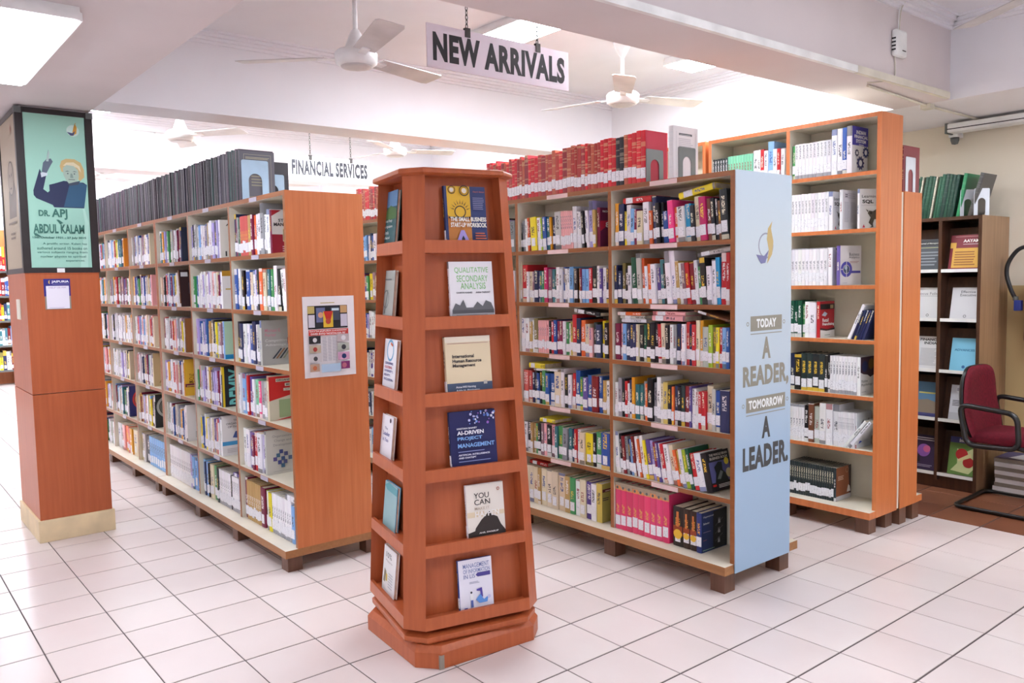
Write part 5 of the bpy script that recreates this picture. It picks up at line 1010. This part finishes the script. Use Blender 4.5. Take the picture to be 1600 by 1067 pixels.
magazine(-.2, GZ[0], .195, .255, [('r', 0, 0, 1, 1, (104, 136, 70)), ('r', 0, .84, 1, 1, (70, 70, 120)), ('T', 'India', .3, .87, .6, .96, (230, 230, 236)), ('p', [(.1, .1), (.3, .3), (.25, .7), (.5, .6), (.8, .75), (.95, .3), (.7, .05)], (200, 206, 150)), ('d', .42, .55, .2, (176, 40, 40)), ('d', .66, .35, .18, (160, 36, 36)), ('p', [(.3, .4), (.7, .6), (.75, .5), (.35, .35)], (220, 206, 150))], 'green magazine with red fruit in the bottom row of the rack')
magazine(-.47, GZ[4], .195, .215, [('r', 0, 0, 1, 1, (70, 74, 80)), ('r', 0, .78, 1, .98, (36, 36, 40)), ('T', 'Journal of Management', .2, .84, .97, .89, (206, 206, 196)), ('r', .05, .72, .97, .735, (190, 190, 130)), ('l', .1, .15, .9, .65, 5, (130, 134, 140))], 'dark grey journal in the top row of the rack')
magazine(-.47, GZ[3], .195, .215, [('r', 0, 0, 1, 1, (206, 204, 204)), ('t', 'Focus Folio', .2, .76, .9, .85, (120, 116, 118)), ('r', .3, .72, .92, .73, (130, 130, 130)), ('o', .6, .1, .05, .03, (120, 118, 120))], 'grey magazine left of the Effective Executive one')
magazine(-.46, GZ[2], .19, .225, [('r', 0, 0, 1, 1, (216, 214, 214)), ('T', 'FINANCE', .25, .86, .9, .94, (60, 58, 62)), ('T', 'INDIA', .4, .75, .85, .83, (60, 58, 62)), ('l', .3, .1, .9, .65, 14, (176, 174, 178))], 'FINANCE INDIA journal in the third row of the rack')
magazine(-.47, GZ[1], .2, .24, [('r', 0, 0, 1, 1, (84, 120, 150)), ('p', [(0, .1), (1, .1), (1, .4), (.6, .5), (0, .42)], (130, 116, 100)), ('r', .3, .66, .95, .7, (206, 196, 110)), ('r', 0, 0, 1, .1, (60, 60, 110))], 'blue magazine with town picture in the fourth row of the rack')
magazine(-.47, GZ[0], .2, .24, [('r', 0, 0, 1, 1, (52, 36, 64)), ('l', .2, .84, .95, .96, 2, (196, 190, 200)), ('d', .5, .55, .22, (130, 80, 150)), ('d', .6, .6, .12, (190, 90, 130)), ('p', [(.3, .2), (.36, .45), (.42, .2)], (24, 20, 30)), ('l', .3, .08, .9, .16, 2, (150, 140, 160))], 'dark purple magazine in the bottom row of the rack')
x = -.19
GRN = [(24, 66, 50), (20, 56, 46), (30, 74, 56), (22, 50, 44), (34, 84, 62)]
for k in range(24):
    w_ = random.uniform(.014, .026); x -= w_ + .001; c = (206, 200, 180) if k in (6, 10) else jitter(random.choice(GRN), 5)
    o = bound(x, w_ * (.5 if k in (6, 10) else 1), .285 + random.uniform(-.01, .01), .2, 2.815, 1.845, c, 'dark green bound journal in the leaning row atop the magazine rack' if k not in (6, 10) else 'thin pale booklet between green journals atop the magazine rack', 'journals on top of the magazine rack', (70, 100, 80), 'bound_journal', 'journal', lean=-9, sticker=False)
bound(-.172, .022, .285, .2, 2.815, 1.845, (40, 130, 84), 'bright green journal at the end of the row atop the magazine rack', 'journals on top of the magazine rack', (90, 150, 110), 'bound_journal', 'journal', lean=-10, sticker=False)
bound(-.10, .024, .285, .2, 2.815, 1.845, (76, 74, 72), 'dark grey journal leaning right atop the magazine rack', 'journals on top of the magazine rack', (110, 110, 110), 'bound_journal', 'journal', lean=-16, sticker=False)
bookend(-.145, 2.815, 1.845, .1, .175, 'pale_steel', 'white bookend by the bright green journal on the magazine rack', rx=math.radians(-40))
bookend(-.06, 2.815, 1.845, .1, .175, 'pale_steel', 'white bookend by the grey journal on the magazine rack', rx=math.radians(-40))

# ------------------------------------------------------------------ chair
CHR = thing('office_chair', 'burgundy fabric cantilever chair with black arms by the magazine rack', 'chair', (.237, 2.665, 0))
r = .0135; y1_, y2_ = -.265, .265
loop = [(.12, y1_, .43), (.2, y1_, .42), (.235, y1_, .30), (.225, y1_, .02), (.19, y1_, .014), (-.215, y1_, .014), (-.225, y2_, .014), (.19, y2_, .014), (.225, y2_, .02), (.235, y2_, .30), (.2, y2_, .42), (.12, y2_, .43)]
MB().tube(fillet(loop, .07, 6), r, 10).build('cantilever_frame', 'black_tube', CHR, smooth=True)
def pad(pts_fn, nu, nv, th, name, mat):
    vs = []; fs = []
    for s in (0, 1):
        for i in range(nu + 1):
            for j in range(nv + 1): vs.append(pts_fn(i / nu, j / nv, s))
    N = (nu + 1) * (nv + 1); idx = lambda s, i, j: s * N + i * (nv + 1) + j
    for i in range(nu):
        for j in range(nv):
            fs.append((idx(1, i, j), idx(1, i + 1, j), idx(1, i + 1, j + 1), idx(1, i, j + 1))); fs.append((idx(0, i, j), idx(0, i, j + 1), idx(0, i + 1, j + 1), idx(0, i + 1, j)))
    for i in range(nu): fs.append((idx(0, i, 0), idx(0, i + 1, 0), idx(1, i + 1, 0), idx(1, i, 0))); fs.append((idx(0, i + 1, nv), idx(0, i, nv), idx(1, i, nv), idx(1, i + 1, nv)))
    for j in range(nv): fs.append((idx(0, 0, j + 1), idx(0, 0, j), idx(1, 0, j), idx(1, 0, j + 1))); fs.append((idx(0, nu, j), idx(0, nu, j + 1), idx(1, nu, j + 1), idx(1, nu, j)))
    o = MB().add(vs, fs).build(name, mat, CHR, smooth=True)
    for p in o.data.polygons: p.use_smooth = True
    return o
def superell(a, b, n=4.0):
    m = max(abs(a), abs(b)); 
    if m == 0: return 0, 0
    k = m / ((abs(a) ** n + abs(b) ** n) ** (1 / n)); return a * k, b * k
def seatp(u, v, s):
    a, b = superell(2 * u - 1, 2 * v - 1, 5); edge = max(0, 1 - max(abs(2 * u - 1), abs(2 * v - 1)) ** 6)
    x = .03 + a * .245; y = b * .235
    z = .425 + (.012 if s else 0) + (.052 * (edge ** .5) if s else -.01 * edge ** .5) - (.03 * max(0, a - .6) / .4 if s else 0)
    return (x, y, z)
pad(seatp, 14, 14, .06, 'seat', 'burgundy')
def backp(u, v, s):
    a, b = superell(2 * u - 1, 2 * v - 1, 4.5); edge = max(0, 1 - max(abs(2 * u - 1), abs(2 * v - 1)) ** 6)
    y = a * (.252 - .022 * b); z = .655 + b * .225; x = -.175 - .03 * b + .045 * (a * a) * .6 - .02 * math.cos(b * 2)
    return (x + (.03 * edge ** .5 if s else -.02 * edge ** .5), y, z)
pad(backp, 14, 14, .06, 'backrest', 'burgundy')
def backs(u, v, s):
    p = backp(u, v, 0); return (p[0] - (.004 if s else .02), p[1] * 1.01, .655 + (p[2] - .655) * 1.01)
pad(backs, 10, 10, .02, 'back_shell', 'black_plastic')
MB().tube(fillet([(-.05, 0, .41), (-.19, 0, .42), (-.215, 0, .56)], .05), .02, 8).build('back_bracket', 'black_plastic', CHR, smooth=True)
for y in (-.275, .275):
    MB().tube(fillet([(-.185, y, .66), (.14, y, .63), (.155, y, .42), (-.14, y, .41)], .06, 6, closed=True), .021, 10, closed=True, flat=.75).build('armrest', 'black_plastic', CHR, smooth=True)
# papers stacked behind the chair
for k in range(9):
    w_ = random.uniform(.2, .24); d_ = random.uniform(.26, .3); z = .0 + .027 * k
    o = MB().box(0, w_, 0, d_, 0, .026).build('magazine_bundle', ['card_grey', 'paper'], bevel=0)
    o.data.polygons.foreach_set('material_index', [0, 1 if k != 8 else 0, 1 if k % 2 else 0, 0, 0, 0])
    o.matrix_world = Matrix.Translation((.06 + random.uniform(-.01, .01), 2.93 + random.uniform(-.008, .008), z + .0005)) @ Matrix.Rotation(random.uniform(-.05, .02), 4, 'Z')
    tag(o, '%s from the floor in the pile of old magazines behind the chair' % ORD[k], 'magazine', 'pile of old magazines behind the chair')
    if k == 8: art(o, [('r', 0, 0, 1, 1, (70, 66, 110)), ('p', [(.3, .2), (.9, .1), (1, .8), (.5, .9)], (206, 206, 214))], (0, 0, .026), (1, 0, 0), (0, 1, 0), w_, d_)
# fire extinguisher on the wall, mostly out of frame
FE = thing('fire_extinguisher', 'fire extinguisher on the beige wall, its black hose looping at the right edge', 'fire extinguisher', (.235, 3.13, 1.0))
MB().lathe([(.02, .0), (.075, .004), (.085, .02), (.085, .42), (.07, .46), (.03, .49), (.025, .52)], 24).build('cylinder', 'red_paint', FE, smooth=True)
MB().box(-.02, .09, -.015, .015, .52, .56).build('valve', 'steel_dark', FE)
MB().box(-.05, .05, .07, .115, .3, .36).build('wall_bracket', 'steel_dark', FE)
MB().tube(smoothpath([(-.015, 0, .545), (-.06, -.005, .63), (-.13, -.01, .62), (-.185, -.015, .54), (-.195, -.02, .46), (-.165, -.03, .36), (-.125, -.04, .285)]), .0135, 10).build('hose', 'rubber', FE, smooth=True)
MB().lathe([(.015, 0), (.018, .01), (.015, .03)], 10, M=Matrix.Translation((-.13, -.039, .28))).build('ferrule', 'grey_steel', FE, smooth=True)
MB().box(-.135, -.09, -.06, -.02, .215, .285).build('nozzle', 'blue_plastic', FE, bevel=.005)
